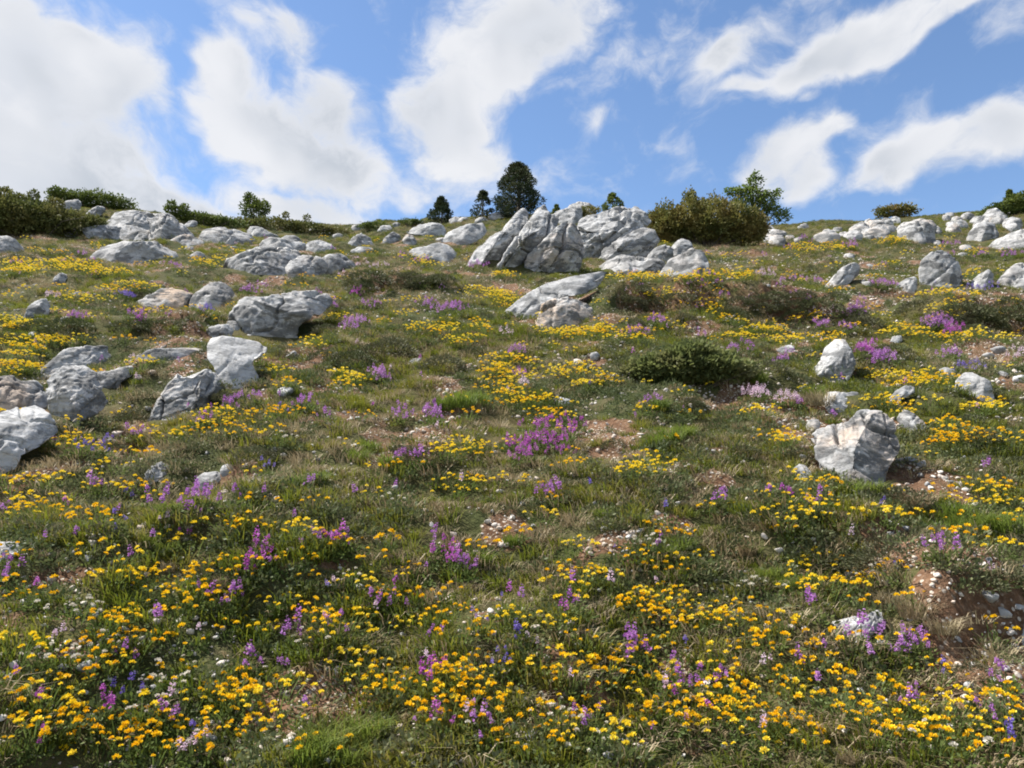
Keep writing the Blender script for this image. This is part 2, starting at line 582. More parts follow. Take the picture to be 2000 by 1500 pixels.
def mat_rock():
    m, nt = new_mat('limestone')
    geo = nd(nt, 'ShaderNodeNewGeometry')
    P = geo.outputs['Position']
    tan = nd(nt, 'ShaderNodeAttribute', attribute_type='OBJECT', attribute_name='tan')
    pale = nd(nt, 'ShaderNodeAttribute', attribute_type='OBJECT', attribute_name='pale')
    big = noise_n(nt, P, 2.3, 6, .62, .4)
    med = noise_n(nt, P, 8.0, 7, .68, .2)
    fine = noise_n(nt, P, 38.0, 5, .65)
    c = mixc(nt, smooth(nt, big, .30, .70), (.22, .22, .217), (.47, .467, .458))
    c = mixc(nt, math_n(nt, 'MULTIPLY', smooth(nt, med, .38, .66), .5), c, (.58, .576, .567))
    # tan weathering where soil has stained the rock
    tn = math_n(nt, 'MULTIPLY', smooth(nt, noise_n(nt, P, 3.1, 5, .6, .3), .42, .62), tan.outputs['Fac'])
    c = mixc(nt, tn, c, (.50, .385, .29))
    # lichen: dark grey crusts and small black spots
    mpl = nd(nt, 'ShaderNodeMapping')
    mpl.inputs['Rotation'].default_value = (0.2, 0.6, 0.1)
    mpl.inputs['Scale'].default_value = (1.0, 1.0, 2.4)
    nt.links.new(P, mpl.inputs['Vector'])
    li = noise_n(nt, mpl.outputs[0], 3.3, 9, .70, .5)
    c = mixc(nt, math_n(nt, 'MULTIPLY', smooth(nt, li, .485, .55), .85), c, (.12, .122, .122))
    vor = nd(nt, 'ShaderNodeTexVoronoi')
    vor.inputs['Scale'].default_value = 11
    nt.links.new(P, vor.inputs['Vector'])
    sp = math_n(nt, 'MULTIPLY', smooth(nt, vor.outputs['Distance'], .27, .12), smooth(nt, noise_n(nt, P, 4.1, 4, .6), .50, .62))
    c = mixc(nt, math_n(nt, 'MULTIPLY', sp, .8), c, (.10, .105, .10))
    c = mixc(nt, math_n(nt, 'MULTIPLY', smooth(nt, fine, .35, .7), .25), c, (.25, .25, .24), 'MULTIPLY')
    c = mixc(nt, math_n(nt, 'MULTIPLY', pale.outputs['Fac'], .55), c, (.60, .596, .587))
    # relief: fractures and pitting
    mp = nd(nt, 'ShaderNodeMapping')
    mp.inputs['Rotation'].default_value = (0.3, 0.6, 0.2)
    mp.inputs['Scale'].default_value = (1.0, 1.0, 3.4)
    nt.links.new(P, mp.inputs['Vector'])
    cr = noise_n(nt, mp.outputs[0], 4.5, 7, .66, .5)
    crk = smooth(nt, math_n(nt, 'ABSOLUTE', math_n(nt, 'SUBTRACT', cr, .5)), .0, .02)
    h = math_n(nt, 'ADD', math_n(nt, 'MULTIPLY', crk, .5), math_n(nt, 'ADD', math_n(nt, 'MULTIPLY', med, .9), math_n(nt, 'MULTIPLY', fine, .35)))
    b = nd(nt, 'ShaderNodeBump', ins={'Strength': .55, 'Distance': .03, 'Height': h})
    c = mixc(nt, math_n(nt, 'MULTIPLY', math_n(nt, 'SUBTRACT', 1.0, crk), .4), c, (.14, .14, .135))
    p = nd(nt, 'ShaderNodeBsdfPrincipled', ins={'Base Color': c, 'Roughness': .92, 'Specular IOR Level': .15, 'Normal': b.outputs[0]})
    finish(nt, p.outputs[0])
    return m


M_ROCK = mat_rock()


def mat_ground():
    m, nt = new_mat('hillside_soil')
    geo = nd(nt, 'ShaderNodeNewGeometry')
    P = geo.outputs['Position']
    at = nd(nt, 'ShaderNodeAttribute', attribute_name='bare')
    n1 = noise_n(nt, P, 1.3, 5, .6)
    n2 = noise_n(nt, P, 9, 6, .65)
    n3 = noise_n(nt, P, 46, 4, .6)
    soil = mixc(nt, smooth(nt, n2, .3, .7), (.085, .045, .025), (.18, .105, .062))
    soil = mixc(nt, smooth(nt, n3, .45, .8), soil, (.24, .165, .11))
    vor = nd(nt, 'ShaderNodeTexVoronoi')
    vor.inputs['Scale'].default_value = 42
    nt.links.new(P, vor.inputs['Vector'])
    peb = math_n(nt, 'MULTIPLY', smooth(nt, vor.outputs['Distance'], .36, .26), smooth(nt, noise_n(nt, P, 5, 4, .6), .46, .56))
    soil = mixc(nt, math_n(nt, 'MULTIPLY', peb, .85), soil, (.52, .46, .38))
    turf = mixc(nt, smooth(nt, n1, .35, .65), (.045, .055, .018), (.085, .075, .03))
    turf = mixc(nt, smooth(nt, n2, .45, .75), turf, (.10, .085, .045))
    f = smooth(nt, math_n(nt, 'ADD', at.outputs['Fac'], math_n(nt, 'MULTIPLY', math_n(nt, 'SUBTRACT', n2, .5), .9)), .25, .55)
    c = mixc(nt, f, turf, soil)
    h = math_n(nt, 'ADD', n2, math_n(nt, 'MULTIPLY', n3, .5))
    b = nd(nt, 'ShaderNodeBump', ins={'Strength': .9, 'Distance': .04, 'Height': h})
    p = nd(nt, 'ShaderNodeBsdfPrincipled', ins={'Base Color': c, 'Roughness': .95, 'Specular IOR Level': .1, 'Normal': b.outputs[0]})
    finish(nt, p.outputs[0])
    return m


M_GROUND = mat_ground()

# ------------------------------------------------------------------ ground object
nxg, nyg = len(gx), len(gy)
vi = np.arange(nxg * nyg).reshape(nyg, nxg)
quads = np.stack([vi[:-1, :-1], vi[:-1, 1:], vi[1:, 1:], vi[1:, :-1]], -1).reshape(-1, 4)
gm = mesh_np('hillside', np.stack([GX.ravel(), GY.ravel(), GZ.ravel()], -1), quads=quads, smooth_=True, mats=[M_GROUND])
bm_ = bare_mask(GX.ravel(), GY.ravel())
a = gm.attributes.new('bare', 'FLOAT', 'POINT')
a.data.foreach_set('value', bm_.astype(np.float32))
hill = obj('hillside', gm)
hill['kind'] = 'structure'

# ------------------------------------------------------------------ rocks
_ico = {}


def ico(level):
    if level not in _ico:
        b = bmesh.new()
        bmesh.ops.create_icosphere(b, subdivisions=level, radius=1)
        v = np.array([x.co[:] for x in b.verts])
        f = np.array([[l.index for l in x.verts] for x in b.faces])
        b.free()
        _ico[level] = (v / np.linalg.norm(v, axis=1, keepdims=True), f)
    return _ico[level]


def normals(v, f):
    n = np.cross(v[f[:, 1]] - v[f[:, 0]], v[f[:, 2]] - v[f[:, 0]])
    o = np.zeros_like(v)
    for k in range(3):
        np.add.at(o, f[:, k], n)
    return o / np.maximum(np.linalg.norm(o, axis=1, keepdims=True), 1e-12)


def roughen(v, f, s, seed, bed, amt=1.0):
    """weathered limestone relief for a body of size s: bedding steps, cracks, pits"""
    n = normals(v, f)
    off = np.array([seed * 3.17 % 50, seed * 7.31 % 50, seed * 1.93 % 50])
    q = v / s
    # stretch everything along the bedding: layers, ledges and grooves run parallel
    bed = bed / np.linalg.norm(bed)
    z = q @ bed
    qa = q + (z * 1.6)[:, None] * bed
    zz_ = z + .05 * fbm3(q * 1.6 + off, 2, seed + 5)
    d = 0.03 * fbm3(q * 1.5 + off, 2, seed)
    for fq, am, sd in ((3.1, .075, 8), (7.3, .032, 9)):
        u_ = zz_ * fq + off[0] + .35 * vn3(q * 1.1 + off, seed + sd + 50)
        k_ = np.floor(u_)
        f_ = u_ - k_
        h0 = _h(k_, k_ * 0, k_ * 0, seed + sd)
        h1 = _h(k_ + 1, k_ * 0, k_ * 0, seed + sd)
        st_ = h0 + (h1 - h0) * sstep(.86, 1., f_)
        patch_ = np.clip(vn3(q * 1.5 + off, seed + sd + 60) * 1.6 + .6, 0, 1)
        d = d + am * (st_ - .5) * patch_
        gr = np.minimum(f_, 1 - f_)
        d = d - am * 1.3 * (1 - sstep(0, .08, gr)) * np.clip(vn3(qa * 1.3 + off + 5, seed + sd + 70) * 2, 0, 1)
    ck = np.abs(vn3(q * 1.5 + off + 9, seed + 12) + .22 * vn3(q * 4.3 + off, seed + 13))
    d = d - 0.085 * (1 - sstep(0, .05, ck))
    d = d + 0.022 * (.5 - np.abs(vn3(qa * 4.2 + off, seed + 20))) + 0.016 * (.5 - np.abs(vn3(qa * 9.5 + off, seed + 21)))
    d = d + 0.008 * vn3(q * 19 + off, seed + 22)
    pit = vn3(q * 9.5 + off, seed + 30)
    d = d - 0.022 * sstep(.45, .7, pit)
    return v + n * (d * s * amt)[:, None]


LABELS = []        # (object, phrase, category, group, x, y), worded at the end
FOOT = []          # footprints: x, y, half width, half depth, cos, sin
LAND = []          # landmarks for the labels of plants and stones


def rock(name, poly, label, lvl=4, depth=.8, lean=.25, tan=0., pale=0., p=2.9, bedang=-34, cuts=5, amt=1., seed=None,
         land=None, back=0.75, group=None, sink=.5, planes=None):
    poly = np.array(poly, float)
    seed = seed if seed is not None else int(abs(poly[0, 0] * 7 + poly[0, 1] * 13)) % 997
    rng = np.random.RandomState(seed)
    cx, cy = (poly[:, 0].min() + poly[:, 0].max()) / 2, (poly[:, 1].min() + poly[:, 1].max()) / 2
    a_ = 0.5 * np.sum(poly[:, 0] * np.roll(poly[:, 1], -1) - np.roll(poly[:, 0], -1) * poly[:, 1])
    kk = poly[:, 0] * np.roll(poly[:, 1], -1) - np.roll(poly[:, 0], -1) * poly[:, 1]
    gx_ = np.sum((poly[:, 0] + np.roll(poly[:, 0], -1)) * kk) / (6 * a_)
    gy_ = np.sum((poly[:, 1] + np.roll(poly[:, 1], -1)) * kk) / (6 * a_)
    bot = poly[:, 1].max()
    bx = poly[poly[:, 1] > bot - 0.25 * (bot - poly[:, 1].min()), 0].mean()
    B = hit(bx, bot - 0.04 * (bot - poly[:, 1].min()))[0]
    d0 = np.linalg.norm(B)
    W = (poly[:, 0].max() - poly[:, 0].min()) / FPX * d0
    Hh = (bot - poly[:, 1].min()) / FPX * d0
    D = depth * 0.5 * math.sqrt(W * Hh) * 1.15
    dist = d0 + back * D + lean * .55 * max(0., (bot - gy_)) / FPX * d0 * .9
    wv = ray(gx_, gy_)
    uv = np.cross(wv, [0, 0, 1.0]); uv /= np.linalg.norm(uv)
    vv = np.cross(uv, wv)
    q = ray(poly[:, 0], poly[:, 1])
    U = dist * (q @ uv) / (q @ wv)
    V = dist * (q @ vv) / (q @ wv)
    h = V.max() - V.min()
    low = sstep(.4, 0.05, (V - V.min()) / h)
    V = V - sink * h * low
    # outline radius in every direction
    th = np.linspace(-math.pi, math.pi, 361)
    R = np.zeros_like(th)
    x1, y1, x2, y2 = U, V, np.roll(U, -1), np.roll(V, -1)
    for k, t in enumerate(th):
        c, s = math.cos(t), math.sin(t)
        den = (x2 - x1) * s - (y2 - y1) * c
        den = np.where(np.abs(den) < 1e-12, 1e-12, den)
        e = (y1 * c - x1 * s) / den
        r = (x1 + e * (x2 - x1)) * c + (y1 + e * (y2 - y1)) * s
        ok = (e >= 0) & (e <= 1) & (r > 0)
        R[k] = r[ok].max() if ok.any() else 0
    bad = R <= 0
    if bad.any():
        R[bad] = np.interp(th[bad], th[~bad], R[~bad])
    Rs = R[:-1]
    Rs = (np.roll(Rs, 2) + 2 * np.roll(Rs, 1) + 3 * Rs + 2 * np.roll(Rs, -1) + np.roll(Rs, -2)) / 9
    R = np.append(Rs, Rs[0])
    if lvl == 5 and W * Hh / d0 ** 2 > .0055:
        lvl = 6
    sv, f = ico(lvl)
    c_ = np.sqrt(sv[:, 0] ** 2 + sv[:, 2] ** 2)
    t_ = np.arctan2(sv[:, 2], sv[:, 0])
    s_ = sv[:, 1]
    pp = p + 5. * sstep(0, -.5, sv[:, 2])
    r_ = 1.0 / (c_ ** pp + np.abs(s_) ** pp) ** (1 / pp)
    R = R * ((1.16 if lvl <= 4 else 1.06) if bot > 650 else 1.10)
    Rt = np.interp(t_, th, R)
    L = np.stack([Rt * np.cos(t_) * c_ * r_, D * s_ * r_, Rt * np.sin(t_) * c_ * r_], 1)
    s = math.sqrt(W * Hh)
    # fracture planes on the side the sky and the slope see
    face = [(rng.uniform(-.45, .45), -rng.uniform(.6, 1.), rng.uniform(.1, .75), rng.uniform(.42, .62))]
    for (nx_, ny_, nz_, fr_) in (planes or face):
        nn = np.array([nx_, ny_, nz_]); nn /= np.linalg.norm(nn)
        pr = L @ nn
        L = L - np.maximum(0, pr - pr.max() * fr_)[:, None] * nn
    for k in range(cuts + 4):
        nn = np.array([rng.uniform(-.9, .9), -rng.uniform(.35, 1.0), rng.uniform(-.15, .9)])
        nn /= np.linalg.norm(nn)
        pr = L @ nn
        o_ = pr.max() * rng.uniform(.6, .86)
        L = L - np.maximum(0, pr - o_)[:, None] * nn
    L[:, 1] += lean * L[:, 2] * np.where(L[:, 2] > 0, 1.0, .55)
    ang = math.radians(bedang + rng.uniform(-6, 6))
    bed = np.array([math.sin(ang), -.35, math.cos(ang)])
    L = roughen(L, f, s, seed, bed, amt)
    Wd = L[:, :1] * uv + L[:, 1:2] * wv + L[:, 2:] * vv + wv * dist
    base = np.array([(wv * dist)[0], (wv * dist)[1], 0])
    base[2] = ground(base[:1], base[1:2])[0]
    me = mesh_np(name, Wd - base, tris=f, smooth_=True, mats=[M_ROCK])
    o = obj(name, me, loc=base)
    tag(o, label, 'rock', group)
    o['tan'] = float(tan)
    o['pale'] = float(pale)
    hd = math.hypot(wv[0], wv[1])
    FOOT.append((base[0], base[1], W * .42, D * .75, uv[0], uv[1]))
    if land:
        LAND.append((land, base[0], base[1], max(W / 2, .15)))
    return o


B = 'limestone_boulder'
S = 'limestone_outcrop'
R_ = 'limestone_rock'
# --- left group
rock(B, [(-70, 822), (0, 808), (42, 791), (70, 789), (91, 805), (109, 830), (110, 845), (75, 872), (38, 887), (20, 915), (2, 940), (-70, 965)],
     'smooth pale grey boulder bulging from the turf, cut off by the edge', 5, .9, .45, .0, .35, 2.4, cuts=3, amt=.6, land='the smooth pale grey boulder')
rock(B, [(91, 745), (105, 731), (126, 721), (161, 716), (182, 731), (189, 745), (196, 763), (208, 784), (189, 796), (154, 800), (140, 812), (115, 828), (101, 800), (92, 770)],
     'pitted grey boulder with a dark shaded flank wedged above the smooth boulder', 5, .9, .35, .1, p=3.2, cuts=3, land='the pitted grey boulder', planes=[(.35, -.6, .6, .45), (-.75, -.7, -.1, .45), (0, -.2, 1, .85)])
rock(S, [(84, 714), (129, 686), (157, 682), (210, 675), (215, 710), (199, 725), (175, 732), (154, 728), (115, 734), (94, 730)],
     'flat-topped grey slab resting just uphill of the pitted boulder', 5, .8, .7, .1, p=3, land='the flat-topped slab')
rock(B, [(-60, 745), (0, 740), (21, 737), (38, 748), (70, 744), (84, 758), (92, 784), (80, 795), (52, 800), (21, 806), (-60, 815)],
     'tan-stained knobbly boulder touching the pitted boulder', 5, .8, .45, .8, p=2.6)
rock(R_, [(189, 731), (217, 726), (259, 714), (269, 721), (259, 731), (235, 744), (231, 757), (210, 761), (196, 752)],
     'small pale wedge of rock between the pitted boulder and yellow flowers', 4, .8, .4, .2)
rock(S, [(262, 696), (297, 684), (332, 682), (367, 681), (402, 679), (406, 686), (378, 693), (350, 706), (325, 703), (297, 705), (269, 704)],
     'low flat ledge of pale rock beside the upright white slab', 4, 1.0, .4, .35, amt=.8)
rock(S, [(406, 675), (413, 661), (437, 658), (469, 661), (504, 667), (521, 679), (518, 689), (499, 698), (492, 708), (496, 721), (507, 732), (492, 744), (483, 754), (455, 761), (444, 756), (434, 738), (420, 717), (408, 700)],
     'bright white tilted slab face catching the sun below the long boulder', 5, .6, 1.15, .0, .55, 4.0, cuts=2, amt=.45, land='the bright white slab')
rock(S, [(255, 831), (290, 803), (311, 779), (329, 751), (348, 731), (358, 738), (372, 738), (395, 728), (412, 716), (430, 733), (441, 758), (432, 775), (398, 796), (367, 815), (315, 828), (273, 835)],
     'jagged grey wedge of rock propped against the bright white slab', 5, .7, .25, .25, p=3.4, cuts=2, land='the jagged grey wedge', planes=[(-.45, -.8, .35, .4), (.85, -.5, -.2, .5)])
rock(B, [(444, 640), (451, 619), (462, 598), (483, 584), (518, 583), (546, 577), (567, 570), (612, 569), (647, 577), (651, 588), (637, 600), (609, 606), (602, 620), (578, 634), (574, 654), (560, 668), (518, 667), (490, 663), (465, 660), (448, 653)],
     'long overhanging grey boulder with a bright top and shaded front', 5, .9, .15, .12, .1, 3.0, bedang=14, cuts=3, land='the long overhanging boulder', planes=[(.1, -.95, -.3, .5), (0, -.5, .9, .72)])
rock(R_, [(395, 651), (413, 640), (444, 633), (453, 647), (434, 660), (406, 663)],
     'small flat rock tucked against the downhill end of the long boulder', 4, .8, .4)
rock(R_, [(259, 604), (269, 588), (290, 574), (315, 562), (336, 560), (350, 567), (378, 574), (374, 604), (343, 609), (308, 606), (280, 607)],
     'pinkish brown broken rock beside a rounder grey one', 4, .9, .3, 1.0, cuts=6, land='the pinkish brown rock')
rock(R_, [(374, 588), (385, 570), (409, 555), (430, 553), (448, 563), (462, 584), (469, 598), (441, 603), (402, 607), (378, 604)],
     'rounded grey rock beside the pinkish brown one', 4, .9, .45, .1)
rock(R_, [(42, 621), (56, 599), (75, 588), (93, 584), (97, 600), (91, 618), (70, 622)],
     'small grey shark-fin rock in grass above yellow flowers', 4, .7, .3, land='the shark-fin rock')
rock(R_, [(100, 557), (106, 543), (118, 532), (133, 533), (133, 546), (121, 558)],
     'small white rock sitting in a patch of tall yellow flowers', 3, .8, .3)
rock(R_, [(-40, 480), (-10, 463), (10, 461), (25, 469), (38, 480), (50, 492), (35, 497), (10, 492), (-40, 492)],
     'pale sloping rock in the grass below the dark heath bush', 4, .8, .6, 0, .3)
rock(S, [(184, 488), (210, 480), (240, 475), (270, 474), (300, 472), (318, 480), (335, 491), (343, 501), (330, 511), (305, 507), (275, 499), (240, 497), (200, 494)],
     'long low white slab in grass below the left outcrop', 5, .9, .6, .05, .2, cuts=3, land='the long low white slab')
rock(S, [(203, 432), (217, 416), (259, 413), (290, 416), (300, 437), (303, 450), (266, 457), (245, 447), (210, 441)],
     'broad white top slab of the left skyline outcrop', 5, .9, .9, .05, .25, cuts=3, land='the left skyline outcrop')
rock(S, [(288, 417), (336, 422), (350, 436), (371, 450), (387, 463), (371, 467), (336, 462), (300, 456)],
     'white slab sloping down from the left skyline outcrop', 5, .9, .9, .15, .2, cuts=3)
rock(R_, [(243, 460), (266, 451), (297, 450), (336, 452), (345, 463), (325, 471), (297, 470), (252, 471)],
     'low front block at the foot of the left skyline outcrop', 4, .9, .6, .25)
rock(R_, [(159, 446), (185, 441), (225, 441), (247, 447), (242, 460), (210, 468), (190, 468), (170, 456)],
     'pale flat block beside the foot of the left outcrop', 4, .9, .6, 0, .1)
rock(R_, [(105, 460), (122, 446), (150, 446), (155, 455), (140, 462)], 'small pale rock below the dark heath bush', 3, .9, .6)
rock(R_, [(101, 403), (129, 395), (154, 390), (158, 399), (147, 414), (122, 410)], 'pale rock half hidden in green shrubs on the skyline', 4, .9, .5, .1, .2)
rock(R_, [(154, 421), (175, 411), (190, 404), (205, 404), (208, 414), (185, 420), (165, 424)], 'second pale rock among the green skyline shrubs, lower down', 4, .9, .5, .1, .2)
rock(R_, [(360, 438), (370, 431), (385, 432), (387, 441), (370, 444)], 'small white rock against the green heath mat', 3, .9, .5, 0, .3)
rock(R_, [(392, 464), (400, 449), (430, 444), (460, 450), (480, 462), (496, 476), (470, 480), (430, 477), (405, 472)],
     'pale grey outcrop block uphill of the broad low outcrop', 4, .9, .7, .15, .1)
rock(R_, [(480, 452), (490, 444), (510, 445), (530, 455), (550, 463), (540, 468), (505, 465)], 'flat pale rock below the heath strip', 4, .9, .7, 0, .2)
rock(R_, [(545, 469), (560, 460), (580, 462), (595, 473), (590, 482), (560, 482)], 'small grey block above the broad low outcrop', 3, .9, .6)
rock(B, [(420, 524), (440, 508), (470, 498), (500, 490), (530, 483), (555, 480), (580, 488), (592, 500), (600, 522), (590, 537), (540, 540), (490, 537), (450, 528)],
     'broad low grey outcrop boulder with shaded hollows', 5, .9, .55, .12, bedang=25, cuts=5, land='the broad low outcrop')
rock(R_, [(592, 489), (600, 475), (620, 470), (640, 474), (656, 486), (650, 494), (620, 495)], 'pale rock just uphill of the broad low outcrop', 4, .9, .6, 0, .15)
rock(R_, [(608, 532), (620, 515), (640, 500), (665, 497), (685, 510), (694, 523), (680, 534), (650, 539), (620, 541)],
     'grey humped rock at the end of the broad low outcrop', 4, .9, .5, .05, cuts=4)
rock(R_, [(668, 480), (690, 466), (705, 457), (722, 465), (731, 479), (700, 482)], 'grey rock in olive turf below the ridge heath', 4, .9, .5, .05)
rock(R_, [(682, 491), (700, 482), (728, 485), (732, 493), (700, 497)], 'flat pale rock just downhill of a grey one in olive turf', 3, .9, .6, 0, .2)
rock(R_, [(731, 453), (745, 441), (762, 440), (766, 448), (745, 455)], 'small white rock high on the ridge turf', 3, .9, .6, 0, .3)
rock(R_, [(741, 473), (755, 462), (770, 453), (783, 460), (786, 473), (765, 477)], 'grey rock of a close pair in the ridge turf', 3, .9, .5)
rock(R_, [(786, 471), (792, 458), (805, 460), (813, 473), (800, 479)], 'pinker rock of a close pair in the ridge turf', 3, .9, .5, .5)
rock(S, [(853, 476), (874, 454), (909, 440), (940, 436), (949, 454), (930, 466), (895, 473), (867, 480)],
     'white tilted slab pointing uphill below the small pines', 4, .8, .6, 0, .45, 3, cuts=3, land='the white tilted slab')
rock(S, [(793, 501), (805, 487), (840, 480), (856, 475), (880, 480), (894, 493), (870, 507), (845, 504), (815, 507)],
     'white flat slab running down from the tilted slab', 4, .9, .7, 0, .4, cuts=3)
rock(R_, [(790, 452), (810, 441), (840, 437), (862, 440), (870, 453), (850, 464), (825, 455)], 'white low rock below the lone small pine', 4, .9, .6, 0, .35)
rock(R_, [(205, 452), (230, 440), (262, 443), (300, 452), (298, 466), (250, 470), (215, 466)], 'middle tier block of the left skyline outcrop', 4, .9, .8, .1, .2)
rock(R_, [(330, 468), (360, 458), (395, 466), (400, 478), (360, 482), (335, 478)], 'rusty stained block at the low end of the left skyline outcrop', 4, .9, .7, .9)
rock(R_, [(500, 478), (530, 466), (565, 470), (600, 480), (585, 492), (530, 490)], 'pale crest block on top of the broad low outcrop', 4, .9, .6, .1, .2)
rock(R_, [(560, 520), (590, 500), (625, 504), (640, 520), (625, 536), (580, 538)], 'cracked block joining the two humps of the broad low outcrop', 4, .9, .5, .15)
rock(R_, [(430, 460), (455, 448), (490, 458), (500, 470), (460, 474)], 'weathered block in the row below the green shrub mat', 4, .9, .7, .1, .1)
# --- central outcrop
rock(S, [(1072, 428), (1090, 412), (1115, 405), (1134, 408), (1136, 432), (1110, 442), (1084, 440)],
     'pale rear slab showing between the two great slabs of the outcrop', 4, .8, .4, .05, .3, back=2.2)
rock(R_, [(1107, 414), (1112, 400), (1130, 395), (1150, 397), (1162, 404), (1160, 415), (1135, 418)],
     'cream flat rock topping the outcrop behind the great slabs', 4, .9, .5, .3, .2, back=3.0)
rock(S, [(898, 511), (930, 485), (958, 464), (982, 452), (1000, 429), (1019, 408), (1032, 414), (1028, 438), (1002, 466), (974, 496), (950, 526), (915, 522)],
     'great white outer slab with a sharp peak, leaning up towards the big pine', 5, 1.0, .5, .0, .2, 3.4, bedang=-46, cuts=1, seed=41, amt=.9, land='the great peaked slab',
     planes=[(-.45, -.5, .75, .5), (.6, -.7, -.45, .4)], back=.6)
rock(S, [(952, 528), (978, 500), (1006, 468), (1030, 438), (1046, 412), (1063, 401), (1070, 417), (1088, 431), (1078, 456), (1048, 484), (1018, 514), (988, 538), (965, 538)],
     'second great slab, parallel to the peaked outer slab across a dark cleft', 5, 1.0, .5, .0, .1, 3.4, bedang=-46, cuts=1, seed=44, amt=.9,
     planes=[(-.45, -.5, .75, .5), (.6, -.7, -.45, .4)], back=.9)
rock(S, [(1008, 534), (1036, 500), (1062, 474), (1088, 448), (1106, 434), (1117, 442), (1131, 461), (1137, 496), (1117, 521), (1082, 538), (1052, 544), (1019, 538)],
     'shaded overhung slab under the two great parallel slabs', 5, .9, .1, .4, 0, 3.0, bedang=-46, cuts=3, seed=52, back=1.1, planes=[(.3, -.9, -.3, .5), (-.3, -.6, .7, .7)])
rock(S, [(1128, 449), (1138, 430), (1175, 416), (1217, 401), (1245, 406), (1261, 418), (1265, 435), (1252, 447), (1226, 460), (1200, 478), (1180, 496), (1168, 508), (1147, 514), (1136, 492)],
     'great rounded white slab beside the brown bush', 5, .95, .45, .0, .2, 2.6, bedang=-32, cuts=2, seed=63, amt=1.0, planes=[(-.15, -.6, .75, .5), (-.2, -.9, -.45, .5)], land='the great rounded slab', back=1.2)
rock(S, [(1159, 511), (1183, 484), (1217, 462), (1255, 447), (1273, 450), (1282, 471), (1268, 493), (1226, 506), (1196, 515), (1175, 518)],
     'grey lower slab tucked under the great rounded slab', 5, .9, .35, .1, 0, 2.8, bedang=-32, cuts=3, seed=64, back=.8, planes=[(0, -.65, .7, .5), (.2, -.9, -.45, .5)])
rock(R_, [(1264, 502), (1280, 485), (1300, 480), (1313, 490), (1312, 512), (1285, 516)], 'grey knob between the lower slab and the brown bush', 4, .9, .3)
rock(R_, [(1308, 494), (1318, 475), (1332, 466), (1348, 472), (1354, 489), (1338, 504), (1315, 506)], 'white-capped knob in front of the brown bush', 4, .9, .2)
rock(R_, [(1285, 532), (1310, 507), (1330, 499), (1350, 488), (1370, 491), (1383, 512), (1380, 531), (1350, 538), (1310, 540)],
     'lumpy pale rock at the end of the central outcrop', 4, .9, .4, .2, cuts=6, land='the lumpy pale rock')
rock(S, [(1153, 527), (1180, 514), (1215, 500), (1250, 502), (1290, 508), (1302, 526), (1292, 539), (1240, 538), (1190, 540), (1165, 535)],
     'low grey ledge along the foot of the central outcrop', 5, .9, .4, .1, cuts=4, bedang=20)
rock(S, [(979, 622), (990, 598), (1026, 580), (1062, 559), (1101, 546), (1140, 536), (1179, 530), (1184, 541), (1155, 550), (1118, 562), (1100, 576), (1080, 590), (1050, 602), (1026, 613), (1010, 625)],
     'long thin white slab slanting down below the central outcrop', 5, .8, .55, .0, .3, 3.4, cuts=2, amt=.5, land='the long slanting slab', bedang=30)
rock(B, [(1047, 616), (1057, 598), (1083, 585), (1109, 581), (1121, 586), (1142, 592), (1158, 609), (1158, 637), (1135, 643), (1088, 643), (1057, 635)],
     'tan undercut boulder below the long slanting slab, dark earth beside it', 5, .9, .1, 1.0, 0, 2.8, cuts=5, land='the tan undercut boulder')
# --- right side
rock(B, [(1799, 527), (1805, 508), (1820, 496), (1838, 490), (1858, 497), (1870, 512), (1876, 535), (1872, 556), (1840, 564), (1810, 562), (1801, 545)],
     'round-headed grey boulder with a shaded belly', 5, .9, .1, .0, 0, 2.2, cuts=2, amt=.5, land='the round-headed boulder')
rock(R_, [(1743, 568), (1755, 555), (1770, 545), (1789, 540), (1789, 561), (1770, 572)], 'pointed grey slab leaning beside the round-headed boulder', 4, .7, .4)
rock(S, [(1876, 566), (1895, 550), (1915, 535), (1930, 526), (1940, 535), (1933, 561), (1905, 567)], 'white slanting slab topped by a yellow tuft', 4, .7, .4, 0, .2)
rock(B, [(1942, 564), (1955, 545), (1970, 530), (1985, 520), (2010, 514), (2045, 530), (2045, 562), (1990, 568)],
     'whitish boulder beside the slanting slab, cut off by the edge', 4, .9, .4, .1)
rock(R_, [(1598, 562), (1625, 545), (1645, 525), (1665, 515), (1681, 519), (1674, 536), (1652, 548), (1635, 560)],
     'slanting white rock alone in the right-hand turf', 4, .7, .4, .1, .2, land='the lone slanting white rock')
rock(R_, [(1750, 447), (1758, 436), (1785, 432), (1810, 435), (1823, 448), (1821, 462), (1795, 472), (1765, 467)],
     'layered grey block below the dome-shaped shrub', 4, .9, .4, .1, bedang=5, land='the layered grey block')
rock(R_, [(1882, 471), (1895, 455), (1910, 440), (1925, 433), (1940, 440), (1947, 456), (1920, 464), (1895, 474)],
     'pale slanting block uphill of the round-headed boulder', 4, .9, .5, .05)
rock(B, [(1934, 480), (1950, 467), (1975, 458), (2010, 447), (2045, 455), (2045, 487), (1985, 490), (1955, 486)],
     'large pale rock with yellow flowers on its uphill edge', 4, .9, .5, .05, .2)
rock(R_, [(1919, 424), (1930, 410), (1945, 408), (1960, 418), (1966, 430), (1945, 432)], 'white rock on the right-hand ridge shoulder', 4, .9, .5, 0, .3, land='the white shoulder rock')
rock(R_, [(1963, 442), (1970, 432), (1985, 436), (2000, 448), (1985, 452)], 'small grey rock on the right-hand ridge shoulder', 3, .9, .5)
rock(R_, [(1893, 434), (1905, 423), (1925, 424), (1935, 432), (1915, 438)], 'flat pale rock just below the white shoulder rock', 3, .9, .5, 0, .1)
